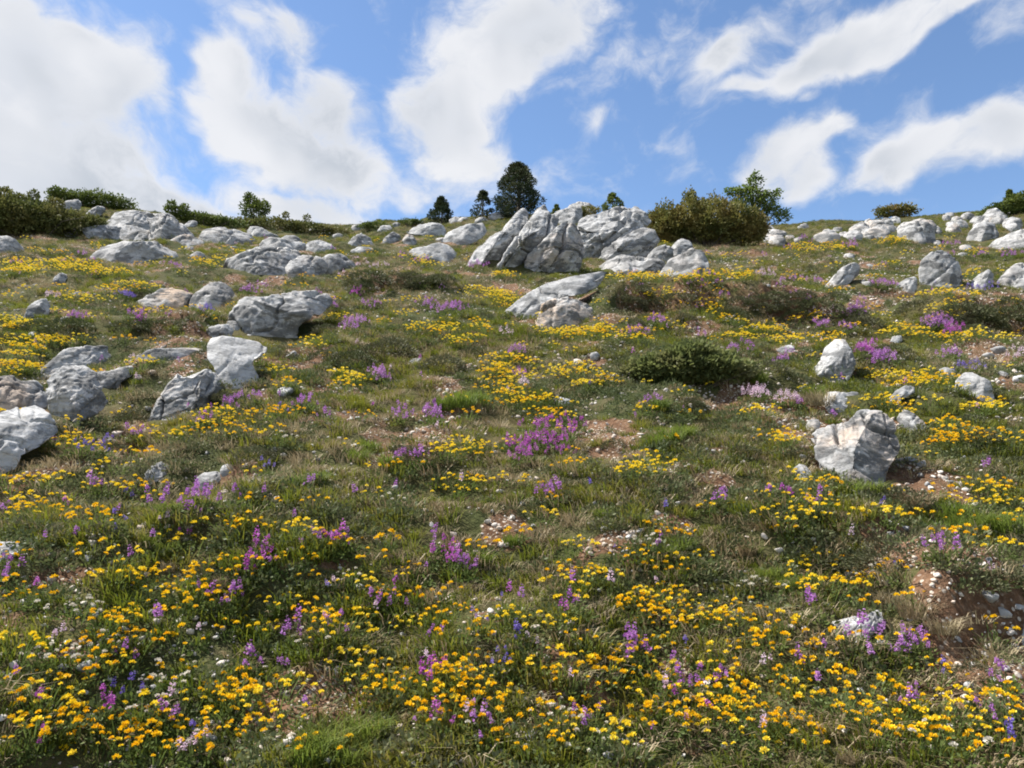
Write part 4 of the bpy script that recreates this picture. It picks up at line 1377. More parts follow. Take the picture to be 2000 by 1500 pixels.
# flower drifts seen in the photograph: x, y, rx, ry, weight, share of golden heads
YD = [(130, 525, 60, 9, 1, .2), (40, 530, 30, 13, 1, .2), (200, 540, 45, 8, 1, .2), (400, 520, 40, 7, .6, .4), (830, 520, 30, 6, .7, .5), (250, 570, 60, 9, .7, .4),
      (150, 590, 40, 8, .6, .4), (30, 640, 42, 12, 1, .3), (290, 612, 40, 8, .6, .5), (1000, 545, 40, 7, .8, .4), (960, 580, 55, 11, 1.3, .4), (985, 600, 30, 10, .8, .5),
      (1240, 547, 60, 7, 1.2, .3), (1340, 548, 80, 8, 1.4, .3), (1290, 585, 26, 14, .8, .4), (1450, 552, 40, 7, .9, .4), (1600, 490, 60, 7, .6, .4), (1740, 475, 30, 6, .6, .4),
      (1400, 605, 28, 10, 1, .5), (1830, 582, 36, 7, .9, .3), (1890, 584, 20, 7, .9, .3), (1590, 632, 30, 9, .9, .6), (110, 675, 55, 10, 1.3, .2), (30, 690, 40, 18, 1.2, .2),
      (20, 730, 30, 14, 1, .2), (65, 720, 40, 14, 1, .2), (180, 745, 30, 10, .5, .4), (280, 722, 30, 9, .8, .3), (830, 645, 38, 8, 1.2, .3), (885, 652, 36, 7, 1.2, .3),
      (910, 672, 50, 10, .8, .4), (690, 630, 50, 8, .4, .6), (590, 685, 28, 18, .8, .7), (1100, 660, 60, 13, 1.2, .5), (1180, 652, 70, 12, 1.3, .5), (1230, 668, 36, 9, 1.2, .3),
      (1470, 660, 60, 9, 1.4, .3), (1540, 672, 36, 8, 1.2, .3), (1600, 672, 25, 10, 1.2, .3), (1780, 662, 50, 9, 1.2, .4), (1850, 672, 50, 7, 1.1, .7), (1945, 665, 50, 10, .5, .3),
      (980, 715, 45, 16, 1.6, .8), (995, 745, 55, 14, 1.5, .4), (1000, 770, 50, 16, 1.5, .3), (1110, 735, 55, 14, 1.4, .5), (1165, 757, 40, 13, 1.3, .5), (1040, 795, 60, 13, 1.5, .4),
      (1095, 822, 55, 9, 1.6, .8), (680, 752, 40, 18, 1.5, .2), (540, 742, 38, 10, .9, .4), (572, 760, 22, 11, 1.2, .3), (1420, 742, 20, 13, 1, .3), (1720, 745, 60, 10, 1.2, .3),
      (1690, 790, 32, 13, 1.5, .3), (1740, 800, 28, 12, 1.2, .4), (1805, 752, 60, 14, 1.1, .3), (1900, 802, 50, 11, 1.3, .2), (1862, 862, 45, 22, 1.4, 1.), (1840, 850, 20, 15, .8, 1.),
      (1960, 880, 36, 14, .8, .4), (420, 828, 45, 11, 1.2, .3), (540, 820, 36, 10, 1.3, .9), (360, 866, 45, 12, 1, .2), (465, 856, 60, 15, 1.2, .2), (890, 890, 36, 26, 1.6, .1),
      (940, 900, 50, 26, .5, .2), (900, 962, 34, 16, 1.7, .1), (1255, 920, 42, 15, 1.6, .1), (1275, 952, 50, 16, 1, .3), (1010, 955, 40, 10, .9, .1), (1100, 930, 40, 10, .6, .2),
      (1540, 872, 56, 16, 1, .4), (1500, 820, 40, 12, .5, .3), (1562, 1015, 52, 30, 1.4, .1), (1950, 962, 46, 26, 1, .1), (1910, 1005, 40, 16, .7, .1), (1750, 1025, 20, 6, 1, 1.),
      (80, 960, 80, 16, 1.2, .7), (190, 985, 50, 18, 1.1, .8), (60, 1010, 60, 14, 1.2, .8), (150, 1042, 46, 18, 1.2, .8), (270, 972, 30, 20, .5, .6), (240, 900, 40, 20, .6, .5),
      (130, 880, 40, 20, .7, .3), (490, 1045, 70, 13, 1.2, .3), (600, 1062, 60, 11, 1.3, .4), (680, 1055, 40, 10, 1, .4), (450, 1020, 40, 10, .6, .3), (1230, 1100, 46, 18, .9, .9),
      (1120, 1150, 40, 14, .6, .9), (940, 1080, 18, 10, .8, .2), (1660, 1165, 46, 26, 1.6, .05), (1560, 1175, 40, 14, .5, .2), (1880, 1060, 60, 20, .4, .6), (1940, 1080, 30, 16, .8, .4),
      (720, 1172, 60, 22, 1.4, .8), (770, 1155, 30, 14, 1.1, .8), (560, 1190, 40, 14, .5, .6), (360, 1175, 30, 14, 1.4, .9), (330, 1160, 40, 12, .6, .9), (620, 1232, 66, 20, 1.1, .5),
      (680, 1252, 56, 18, 1.1, .4), (500, 1232, 50, 18, .5, .7), (280, 1275, 36, 14, 1, .9), (170, 1240, 60, 26, .8, .8), (30, 1270, 36, 20, 1, .9), (1320, 1205, 70, 28, 1.5, .7),
      (1400, 1228, 56, 24, 1.4, .5), (1465, 1288, 46, 24, 1.2, .6), (1345, 1255, 44, 16, 1.1, .5), (900, 1320, 60, 16, 1.3, .6), (865, 1345, 60, 18, 1.5, .5), (920, 1372, 66, 26, 1.6, .9),
      (860, 1402, 56, 18, 1.5, .9), (790, 1372, 36, 16, 1, .3), (710, 1320, 36, 24, 1, .1), (740, 1360, 30, 20, .9, .2), (1130, 1320, 46, 16, 1.3, .9), (1150, 1345, 40, 14, 1, .8),
      (1250, 1372, 66, 20, 1, .7), (1210, 1330, 40, 16, .8, .9), (1440, 1382, 70, 24, 1.5, .9), (1450, 1430, 60, 20, 1.4, .9), (1700, 1400, 66, 22, 1.5, .95), (1690, 1440, 60, 16, 1.2, .95),
      (1720, 1372, 50, 14, 1.1, .9), (1850, 1445, 66, 24, 1.5, .05), (1900, 1410, 50, 16, 1, .1), (1560, 1440, 50, 24, .8, .9), (1130, 1452, 56, 18, 1, .3), (1080, 1480, 60, 14, .9, .3),
      (400, 1290, 50, 14, .7, .7), (60, 1372, 56, 16, .9, .3), (100, 1440, 80, 26, 1.1, .6), (230, 1440, 60, 20, .6, .9), (440, 1385, 50, 24, .9, .8), (520, 1440, 50, 30, 1, .8),
      (320, 1480, 60, 16, .6, .8), (180, 1484, 70, 12, 1, .9), (250, 1345, 50, 10, .7, .4), (330, 1225, 60, 10, .6, .4), (560, 1380, 40, 20, .7, .7), (960, 1450, 40, 20, .3, .6),
      (1330, 1450, 60, 20, .8, .8), (1600, 1290, 50, 16, .4, .6), (1290, 1290, 40, 16, .5, .8), (1020, 1230, 40, 16, .5, .8), (1800, 1335, 40, 12, .5, .4), (1960, 1440, 40, 30, .5, .2)]
PD = [(690, 640, 24, 11, 9, 'purple'), (880, 607, 44, 9, 12, 'purple'), (840, 600, 12, 7, 3, 'purple'), (700, 578, 14, 5, 3, 'magenta'), (720, 600, 24, 5, 4, 'purple'),
      (820, 512, 14, 4, 3, 'purple'), (925, 522, 26, 5, 5, 'purple'), (720, 522, 44, 4, 6, 'pale'), (740, 742, 13, 12, 7, 'purple'), (850, 815, 18, 15, 7, 'purple'), (785, 828, 8, 10, 2, 'purple'),
      (640, 822, 5, 8, 1, 'purple'), (590, 802, 16, 6, 3, 'purple'), (1055, 870, 68, 38, 20, 'magenta'), (1005, 902, 26, 16, 9, 'magenta'), (1110, 845, 26, 14, 5, 'magenta'), (1075, 982, 24, 8, 7, 'purple'),
      (810, 910, 44, 6, 7, 'purple'), (380, 1003, 30, 20, 9, 'purple'), (335, 1002, 14, 6, 2, 'purple'), (450, 988, 15, 5, 2, 'purple'), (620, 1082, 50, 13, 5, 'purple'), (655, 1085, 16, 10, 4, 'magenta'),
      (690, 1082, 14, 10, 2, 'purple'), (495, 1105, 32, 20, 5, 'magenta'), (530, 1125, 20, 14, 3, 'purple'), (475, 1140, 20, 8, 3, 'magenta'), (870, 1112, 32, 16, 6, 'magenta'), (912, 1132, 14, 7, 3, 'purple'),
      (850, 1080, 18, 12, 2, 'purple'), (1240, 657, 20, 7, 6, 'purple'), (1295, 635, 30, 6, 3, 'purple'), (1272, 795, 12, 6, 2, 'purple'), (1480, 782, 34, 11, 7, 'pale'), (1535, 790, 18, 8, 4, 'pale'),
      (1565, 800, 10, 8, 2, 'purple'), (1690, 690, 20, 11, 9, 'magenta'), (1722, 710, 24, 11, 9, 'purple'), (1830, 635, 30, 10, 13, 'purple'), (1862, 652, 20, 8, 6, 'magenta'), (1670, 612, 30, 12, 9, 'purple'),
      (1650, 645, 14, 6, 4, 'purple'), (1600, 640, 20, 6, 4, 'purple'), (1860, 700, 20, 5, 4, 'purple'), (1885, 725, 30, 6, 4, 'blue'), (1990, 705, 12, 8, 3, 'pale'), (1130, 1195, 18, 26, 3, 'purple'),
      (1100, 1222, 10, 14, 2, 'magenta'), (1185, 1170, 12, 8, 1, 'pale'), (1240, 1290, 18, 18, 4, 'purple'), (1235, 1318, 12, 10, 2, 'purple'), (1285, 1100, 6, 12, 2, 'purple'), (1020, 1280, 18, 10, 3, 'blue'),
      (985, 1318, 16, 6, 3, 'blue'), (1035, 1290, 8, 14, 1, 'pale'), (1385, 1362, 44, 16, 4, 'purple'), (1340, 1365, 16, 12, 2, 'purple'), (1335, 1300, 10, 5, 1, 'blue'), (1710, 1270, 26, 16, 5, 'purple'),
      (1790, 1278, 20, 14, 4, 'purple'), (1715, 1310, 12, 8, 2, 'purple'), (1750, 1302, 16, 8, 2, 'purple'), (1600, 1218, 12, 6, 2, 'purple'), (1830, 1100, 16, 8, 3, 'purple'), (1500, 992, 10, 8, 2, 'purple'),
      (1410, 990, 16, 8, 3, 'purple'), (1540, 985, 8, 7, 2, 'magenta'), (1590, 1008, 10, 7, 2, 'purple'), (1725, 1000, 6, 5, 1, 'blue'), (1930, 925, 8, 8, 2, 'purple'), (840, 1270, 10, 18, 2, 'purple'),
      (835, 1350, 18, 14, 3, 'magenta'), (855, 1435, 16, 12, 2, 'magenta'), (545, 1335, 14, 10, 2, 'purple'), (490, 1322, 12, 10, 2, 'purple'), (575, 1258, 8, 14, 2, 'purple'), (650, 1245, 16, 12, 2, 'purple'),
      (450, 1188, 14, 8, 3, 'purple'), (390, 1195, 8, 10, 1, 'purple'), (300, 1260, 10, 8, 1, 'purple'), (240, 1310, 10, 8, 1, 'purple'), (250, 1372, 10, 8, 2, 'blue'), (75, 1420, 12, 10, 2, 'magenta'),
      (70, 1480, 10, 8, 2, 'magenta'), (205, 1415, 14, 10, 2, 'magenta'), (380, 1492, 14, 8, 2, 'pale'), (335, 1432, 12, 8, 2, 'purple'), (930, 1442, 10, 8, 2, 'purple'), (1130, 1432, 14, 12, 2, 'purple'),
      (1160, 1425, 8, 8, 1, 'purple'), (1390, 1420, 10, 8, 1, 'magenta'), (940, 1490, 10, 6, 1, 'purple'), (430, 800, 50, 7, 6, 'purple'), (480, 790, 24, 6, 3, 'purple'), (545, 812, 8, 5, 1, 'blue'),
      (400, 830, 12, 10, 3, 'purple'), (60, 872, 36, 7, 6, 'purple'), (180, 885, 40, 10, 3, 'blue'), (205, 890, 14, 6, 2, 'blue'), (270, 860, 20, 6, 2, 'purple'), (650, 602, 20, 5, 3, 'purple'), (280, 622, 34, 5, 4, 'purple'),
      (245, 585, 16, 7, 5, 'blue'), (105, 582, 16, 5, 4, 'pale'), (270, 635, 16, 5, 4, 'magenta'), (160, 625, 20, 5, 4, 'purple'), (400, 610, 16, 5, 3, 'blue'), (1010, 692, 12, 7, 2, 'purple'), (990, 665, 14, 5, 2, 'pale'),
      (1010, 745, 12, 6, 2, 'purple'), (1020, 760, 8, 5, 2, 'pale'), (1080, 600, 14, 8, 3, 'purple'), (1040, 610, 12, 6, 3, 'purple'), (240, 1050, 14, 16, 3, 'blue'), (250, 990, 8, 8, 1, 'blue'), (280, 1000, 10, 8, 2, 'purple'),
      (20, 1015, 14, 8, 2, 'purple'), (180, 970, 10, 8, 2, 'purple'), (10, 1130, 12, 6, 2, 'purple'), (80, 1090, 12, 6, 1, 'purple'), (290, 1085, 8, 8, 1, 'purple'), (920, 1238, 10, 6, 1, 'blue'), (980, 1215, 8, 6, 1, 'blue'),
      (770, 1195, 8, 14, 1, 'purple'), (700, 990, 6, 8, 1, 'purple'), (600, 960, 12, 6, 2, 'purple'), (530, 930, 16, 6, 2, 'blue'), (1720, 560, 30, 5, 5, 'purple'), (1560, 555, 40, 6, 6, 'purple'), (1500, 540, 30, 5, 5, 'pale'),
      (1950, 500, 50, 6, 7, 'purple'), (1860, 480, 16, 4, 3, 'purple'), (1660, 482, 20, 4, 3, 'purple'), (1580, 470, 20, 4, 3, 'purple'), (1920, 568, 30, 4, 4, 'blue'), (1830, 560, 8, 5, 2, 'blue'), (160, 500, 12, 4, 2, 'purple'),
      (330, 525, 20, 4, 3, 'purple'), (490, 575, 20, 4, 3, 'purple'), (510, 560, 14, 4, 2, 'purple'), (1290, 720, 10, 6, 2, 'pale'), (1450, 690, 20, 6, 3, 'purple'), (1530, 710, 12, 6, 2, 'purple'), (1370, 660, 8, 5, 1, 'purple'),
      (1600, 1000, 8, 5, 1, 'purple'), (1620, 1310, 10, 6, 1, 'purple'), (1555, 1320, 6, 8, 1, 'purple'), (1960, 1345, 10, 8, 2, 'purple'), (1840, 1340, 10, 6, 1, 'blue'), (1600, 1380, 10, 8, 2, 'purple'), (1790, 1400, 16, 12, 3, 'purple'),
      (1930, 1430, 8, 12, 1, 'purple'), (1500, 1480, 12, 6, 1, 'pale')]

rf = np.random.RandomState(77)
yel = []       # px, py, colour, scale
for (cx, cy, rx, ry, wt, gsh) in YD:
    d = np.linalg.norm(hit(cx, cy)[0])
    rp = .10 / d * FPX
    n = wt * (2.8 if cy < 900 else 1.6) * (rx * ry) / (rp * rp * .5) + .35
    n = int(n) + (rf.uniform() < n - int(n))
    for _ in range(n):
        a_, q_ = rf.uniform(0, 6.28), math.sqrt(rf.uniform(0, 1))
        yel.append((cx + rx * q_ * math.cos(a_), cy + ry * q_ * math.sin(a_), 'gold' if rf.uniform() < gsh * .65 else 'lemon', rf.choice([0, 1, 2, 3, 5]), 0))
# loose single clumps everywhere
for _ in range(400):
    py = 560 + 940 * rf.uniform() ** .9
    yel.append((rf.uniform(-60, 2060), py, 'gold' if rf.uniform() < .25 + .5 * (py - 560) / 940 else 'lemon', rf.choice([4, 6, 6, 2]), 1))
for _ in range(220):
    yel.append((rf.uniform(-60, 2060), rf.uniform(470, 660), 'gold' if rf.uniform() < .4 else 'lemon', rf.choice([1, 2, 4]), 1))
P = hit([q[0] for q in yel], [q[1] for q in yel])
ok = ~inside_rock(P[:, 0], P[:, 1], 1.3) & (P[:, 1] < 44)
ok &= ~((bare_mask(P[:, 0], P[:, 1]) > .6) & (np.array([q[4] for q in yel]) == 1))
dist = np.linalg.norm(P, axis=1)
pur = []
for (cx, cy, rx, ry, n, c) in PD:
    for _ in range(int(n * (1.6 if cy < 900 else 1.15) + .5)):
        a_, q_ = rf.uniform(0, 6.28), math.sqrt(rf.uniform(0, 1))
        pur.append((cx + rx * q_ * math.cos(a_), cy + ry * q_ * math.sin(a_) + 4, c, rf.choice([0, 1, 2, 3, 4]) if cy < 900 else rf.choice([0, 2, 4, 4])))
for _ in range(100):
    pur.append((rf.uniform(-60, 2060), rf.uniform(560, 1490), rf.choice(['purple', 'purple', 'magenta', 'blue', 'pale']), rf.choice([2, 4, 4])))
for _ in range(70):
    pur.append((rf.uniform(-60, 2060), rf.uniform(470, 640), rf.choice(['purple', 'purple', 'pale']), rf.choice([0, 1, 2])))
Q = hit([q[0] for q in pur], [q[1] for q in pur])
okq = ~inside_rock(Q[:, 0], Q[:, 1], 1.02) & (Q[:, 1] < 44)
dq = np.linalg.norm(Q, axis=1)

NUMW = {1: 'single-stemmed', 2: 'two-spiked', 3: 'three-spiked', 4: 'four-spiked', 5: 'five-spiked'}


def plant_things(colour, order, P, recs, dist, limit, near_d, variants, joined, partm, pname, name, phrase, group, stuff_name, stuff_label, psc):
    """the nearest plants are things with their flowers as parts; far ones one mesh; the rest is cover"""
    rest = []
    for c_, i in enumerate(order):
        k = int(recs[i][3])
        loc = P[i]
        s_ = float(rf.uniform(.85, 1.2)) * (1 + .25 * float(sstep(5, 14, dist[i])))
        rz = float(rf.uniform(0, 6.28))
        if c_ >= limit:
            rest.append((loc, rz, s_ * (1 + .35 * float(sstep(8, 25, dist[i]))), k))
            continue
        if dist[i] < near_d:
            fol, hp, r = variants[k]
            root = obj(name, None, loc=loc, rot=(0, 0, rz), scale=s_)
            root.empty_display_size = .05
            obj('foliage', fol, root)
            for p_ in hp:
                obj(pname, partm[rf.randint(len(partm))], root, loc=p_, rot=(rf.normal(0, .22), rf.normal(0, .22), rf.uniform(0, 6.28)), scale=psc * float(rf.uniform(.55, 1.25)))
            nh = len(hp)
        else:
            root = obj(name, joined[k], loc=loc, rot=(0, 0, rz), scale=s_)
            nh = len(variants[k][1])
        want_label(root, phrase(nh), 'flower', group, loc[0], loc[1])
    if rest:
        o = scatter(stuff_name, np.array([r_[0] for r_ in rest]), np.array([r_[1] for r_ in rest]), np.array([r_[2] for r_ in rest]), np.array([r_[3] for r_ in rest]), joined)
        o['label'] = stuff_label


for colour, nm, word in (('gold', 'golden_vetch', 'golden orange'), ('lemon', 'lemon_vetch', 'lemon yellow')):
    idx = [i for i in range(len(yel)) if ok[i] and yel[i][2] == colour]
    idx.sort(key=lambda i: dist[i])
    plant_things(colour, idx, P, yel, dist, 290, 5.4, YV, YJ[colour], HEADS[colour], 'flower_head', nm,
                 lambda nh, wd=word: ('dense ' if nh > 12 else 'sparse ' if nh < 8 else '') + wd + ' vetch clump',
                 word + ' vetch clumps in the meadow', nm + '_drifts', word + ' vetch in far drifts', 1.18)
for colour, nm, word in (('purple', 'purple_vetch', 'lilac purple'), ('magenta', 'magenta_vetch', 'magenta'), ('blue', 'milkwort', 'violet blue'), ('pale', 'pale_vetch', 'pale pink')):
    idx = [i for i in range(len(pur)) if okq[i] and pur[i][2] == colour]
    idx.sort(key=lambda i: dq[i])
    plant_things(colour, idx, Q, pur, dq, 260, 5.2, SV, SJ[colour], SPIKE[colour], 'flower_spike', nm,
                 lambda nh, wd=word: NUMW[max(1, min(5, nh))] + ' ' + wd + ' flower',
                 word + ' flower spikes in the meadow', nm + '_drifts', word + ' flowers in far drifts', 1.0)

# small white flowers
WD = [(130, 1305, 40, 16, 3), (200, 1290, 30, 12, 3), (60, 1330, 30, 14, 2), (1050, 1432, 50, 18, 4), (330, 1360, 50, 22, 6), (290, 1400, 30, 16, 3), (545, 872, 30, 12, 4), (1490, 1170, 40, 20, 4),
      (1180, 1470, 50, 16, 4), (120, 1210, 50, 12, 4), (600, 1290, 30, 12, 2), (700, 1140, 30, 14, 3), (900, 1440, 40, 12, 2), (1240, 1080, 40, 20, 5), (1700, 1150, 30, 14, 2), (1430, 640, 14, 6, 3),
      (1470, 650, 14, 5, 2), (1640, 590, 30, 10, 5), (1720, 560, 30, 10, 4), (800, 1000, 40, 14, 2), (380, 1480, 40, 12, 2), (1880, 1480, 40, 10, 2), (1350, 930, 30, 12, 2), (1960, 690, 30, 8, 4)]
WH = []
for k in range(3):
    g = Geo()
    head_geo(g, np.zeros(3), np.random.RandomState(470 + k), .0075, 0, n=10)
    WH.append(g.mesh('flower_head', [M_WHITE]))
WJ = []
for k in range(7):
    rng = np.random.RandomState(475 + k)
    g = Geo()
    plant_foliage(g, YV[k][1], rng, YV[k][2], .07, .013, nleaf=60)
    for p in YV[k][1]:
        head_geo(g, p, rng, .0085, 1, n=6)
    WJ.append(g.mesh('stonecrop_plant', [M_STEM, M_WHITE]))
whi = []
for (cx, cy, rx, ry, n) in WD:
    for _ in range((n + 1) // 2):
        a_, q_ = rf.uniform(0, 6.28), math.sqrt(rf.uniform(0, 1))
        whi.append((cx + rx * q_ * math.cos(a_), cy + ry * q_ * math.sin(a_), 'white', rf.choice([2, 4, 6, 6])))
W_ = hit([q[0] for q in whi], [q[1] for q in whi])
okw = ~inside_rock(W_[:, 0], W_[:, 1], 1.02)
dw = np.linalg.norm(W_, axis=1)
plant_things('white', sorted([i for i in range(len(whi)) if okw[i]], key=lambda i: dw[i]), W_, whi, dw, 290, 4.3, YV, WJ, WH, 'flower_head', 'white_stonecrop',
             lambda nh: ('sparse ' if nh < 6 else '') + 'white flower clump', 'white flower clumps in the meadow', 'white_drifts', 'white flowers in far drifts', 1.0)

# ------------------------------------------------------------------ cushions and tussocks
CUS = []
for k in range(4):
    rng = np.random.RandomState(520 + k)
    n = 1500
    d = unit(rng.normal(size=(n, 3)))
    d[:, 2] = np.abs(d[:, 2])
    lump = 1 + .22 * fbm3(d * 2.1 + k * 7, 2, k)
    c = d * (rng.uniform(.55, 1, n) ** .5 * lump)[:, None] * np.array([1, 1, .62])
    g = Geo()
    g.leaves(c, d + rng.normal(size=(n, 3)) * .45, .10 * rng.uniform(.6, 1.4, n), .042, rng, tint=np.clip(.5 + .5 * fbm3(d * 3 + k, 2, 9) + rng.normal(0, .15, n), 0, 1))
    CUS.append(g.mesh('cushion_foliage', [M_CUSH]))
TUS = []
for k in range(3):
    TUS.append(m_tuft(540 + k, 260, .55, 1.0, .038, .75, M_BRIGHT))
BRN = [m_tuft(550 + k, 260, .6, .9, .034, .8, M_DRY) for k in range(2)]

CL = [(760, 695, 60, 'dark'), (690, 705, 45, 'dark'), (870, 722, 50, 'dark'), (630, 700, 34, 'dark'), (1500, 728, 44, 'dark'), (1760, 985, 62, 'dark'),
      (1730, 1100, 70, 'dark'), (1640, 1100, 70, 'dark'), (1580, 1085, 50, 'dark'), (840, 895, 52, 'dark'), (790, 880, 34, 'dark'), (500, 895, 46, 'dark'), (550, 885, 34, 'dark'), (1450, 880, 36, 'dark'),
      (1880, 625, 50, 'dark'), (1960, 632, 56, 'dark'), (1920, 640, 40, 'dark'), (1590, 608, 44, 'dark'), (1490, 598, 44, 'dark'), (1430, 622, 34, 'dark'), (1320, 590, 40, 'dark'), (1550, 585, 30, 'dark'),
      (720, 552, 50, 'dark'), (830, 560, 44, 'dark'), (780, 545, 30, 'dark'), (320, 648, 44, 'dark'), (250, 642, 34, 'dark'), (140, 655, 50, 'dark'), (80, 648, 36, 'dark'), (1500, 1010, 40, 'dark'),
      (1130, 575, 34, 'dark'), (1070, 555, 24, 'dark'), (1240, 575, 40, 'dark'), (410, 1120, 34, 'dark'), (1910, 860, 44, 'dark'), (1680, 640, 40, 'dark'), (1740, 690, 36, 'dark'), (1790, 610, 36, 'dark'),
      (1440, 1025, 34, 'dark'), (1900, 1140, 50, 'dark'), (1960, 1130, 50, 'dark'), (640, 650, 30, 'dark'), (930, 690, 28, 'dark'), (1550, 745, 34, 'dark'), (1340, 865, 34, 'dark'), (1200, 870, 30, 'dark'),
      (1660, 1290, 30, 'dark'), (1000, 1000, 30, 'dark')]
for k in range(44):
    x0_, x1_, r0_, r1_ = [(1180, 1690, 575, 632), (1180, 1690, 575, 632), (690, 880, 540, 580), (1850, 2010, 590, 650)][k % 4]
    CL.append((rs.uniform(x0_, x1_), rs.uniform(r0_, r1_), rs.uniform(16, 32), 'dark'))
for k in range(90):
    CL.append((rs.uniform(0, 2000), rs.uniform(640, 1440), rs.uniform(18, 38), 'dark'))
CP = hit([c_[0] for c_ in CL], [c_[1] for c_ in CL])
for (px, py, r, kd), p_ in zip(CL, CP):
    d = np.linalg.norm(p_)
    root = obj('cushion_shrub', CUS[rs.randrange(4)], loc=(p_[0], p_[1], p_[2] - .02), rot=(0, 0, rs.uniform(0, 6.28)), scale=(r / FPX * d, r / FPX * d, r / FPX * d * rs.uniform(.75, 1.05)))
    want_label(root, ('large dark' if r > 48 else 'small dark') + ' cushion shrub', 'shrub', 'cushion shrubs in the turf', p_[0], p_[1])
TL = [(900, 795, 40), (935, 790, 30), (870, 800, 30), (1310, 865, 36), (1340, 855, 30), (1280, 870, 26), (1330, 1075, 34), (1300, 1085, 30), (1290, 800, 26), (760, 910, 30), (700, 900, 30), (720, 880, 26),
      (1250, 1020, 26), (1700, 970, 36), (1660, 965, 30), (1900, 1040, 44), (1850, 1050, 40), (1960, 1040, 40), (1480, 745, 24), (640, 1460, 60), (600, 1480, 50), (720, 1440, 50), (680, 1490, 50),
      (330, 1080, 30), (300, 1060, 26), (580, 950, 28), (620, 940, 28), (330, 1000, 26), (1180, 1010, 26), (1000, 1060, 26), (940, 1100, 30), (1860, 1010, 34), (1540, 1150, 34), (1500, 1130, 30), (540, 1200, 26), (1640, 740, 24), (1590, 775, 26)]
TP = hit([c_[0] for c_ in TL], [c_[1] for c_ in TL])
for (px, py, r), p_ in zip(TL, TP):
    d = np.linalg.norm(p_)
    o = obj('grass_tussock', TUS[rs.randrange(3)], loc=(p_[0], p_[1], p_[2] - .01), rot=(0, 0, rs.uniform(0, 6.28)), scale=r / FPX * d * 1.15)
    want_label(o, 'bright green grass tussock', 'grass', 'bright green grass tussocks', p_[0], p_[1])
DL = [(1790, 990, 40), (1350, 990, 26), (990, 1270, 30), (960, 1290, 28), (1450, 840, 26), (1240, 900, 24), (560, 1110, 24), (430, 1140, 28), (1740, 1180, 40), (1790, 1200, 44), (1840, 1230, 40), (1700, 1150, 34),
      (330, 1110, 26), (1600, 790, 40), (1000, 975, 24), (1300, 930, 22), (1460, 1080, 26), (1220, 960, 22), (90, 1090, 26), (1660, 1480, 30)]
TP = hit([c_[0] for c_ in DL], [c_[1] for c_ in DL])
for (px, py, r), p_ in zip(DL, TP):
    d = np.linalg.norm(p_)
    o = obj('dry_tussock', BRN[rs.randrange(2)], loc=(p_[0], p_[1], p_[2] - .01), rot=(0, 0, rs.uniform(0, 6.28)), scale=r / FPX * d)
    want_label(o, 'dry brown grass tussock', 'grass', 'dry brown grass tussocks', p_[0], p_[1])

# ------------------------------------------------------------------ trees and shrubs
def shrub(name, lumps, base, label, cat, mat, leaf=2.6, dens=.55, twig=0.0, seed=1, dist=None, group=None, stems=3, deep=.9, fill=.35):
    """a woody plant from leafy lumps (photo x, y, rx, ry) standing at a ground point, with stems"""
    rng = np.random.RandomState(seed)
    Bp = hit(base[0], base[1])[0]
    if dist:
        Bp = ray(base[0], base[1]) * dist
        Bp[2] = ground(Bp[:1], Bp[1:2])[0]
    d = np.linalg.norm(Bp)
    wv = unit(np.array([[Bp[0], Bp[1], 0]]))[0]
    uv = np.cross(wv, [0, 0, 1.0])
    g = Geo()
    st = Geo()
    for (px, py, rx, ry) in lumps:
        c = ray(px, py)
        c = c * (np.dot(Bp[:2], wv[:2]) / np.dot(c[:2], wv[:2]))
        c = c - Bp
        k = d / FPX
        RX, RZ = rx * k, ry * k
        RY = deep * min(RX, max(RZ * 1.3, .4 * RX))
        n = int(max(40, 3.14 * rx * ry * dens * 1.7))
        dr = unit(rng.normal(size=(n, 3)))
        lum = 1 + .40 * fbm3(dr * 2.6 + seed, 3, seed)
        rad = rng.uniform(fill, 1, n) ** .55 * lum
        p_ = dr * rad[:, None]
        p_ = p_[:, :1] * RX * uv + p_[:, 1:2] * RY * wv + p_[:, 2:] * np.array([0, 0, RZ]) + c
        ax = dr[:, :1] * uv + dr[:, 1:2] * wv + dr[:, 2:] * np.array([0, 0, 1.0]) + rng.normal(size=(n, 3)) * .6 + np.array([0, 0, .35])
        gz = ground(p_[:, 0] + Bp[0], p_[:, 1] + Bp[1]) - Bp[2]
        kp = p_[:, 2] > gz
        p_, ax = p_[kp], ax[kp]
        m_ = len(p_)
        tint = np.clip(.5 + .7 * fbm3(p_ / max(RX, RZ) * 1.6 + seed, 2, seed + 3) + rng.normal(0, .15, m_), 0, 1)
        g.leaves(p_, ax, leaf * k * 1.35 * rng.uniform(.7, 1.5, m_), leaf * k * .95, rng, tint=tint)
        for _ in range(stems):
            e = c + rng.normal(size=3) * np.array([RX, RX, RZ]) * .35
            z0 = np.array([e[0] * .25, e[1] * .25, 0])
            z0[2] = ground(np.array([z0[0] + Bp[0]]), np.array([z0[1] + Bp[1]]))[0] - Bp[2] - .03
            m1 = (z0 + e) / 2 + rng.normal(size=3) * RX * .08
            st.tube([z0, m1, e], np.array([1.3, .8, .3]) * k * .9, 5)
    root = obj(name, None, loc=Bp)
    root.empty_display_size = .2
    obj('foliage', g.mesh('foliage', [mat]), root)
    obj('stem', st.mesh('stem', [M_BARK]), root)
    tag(root, label, cat, group)
    return root


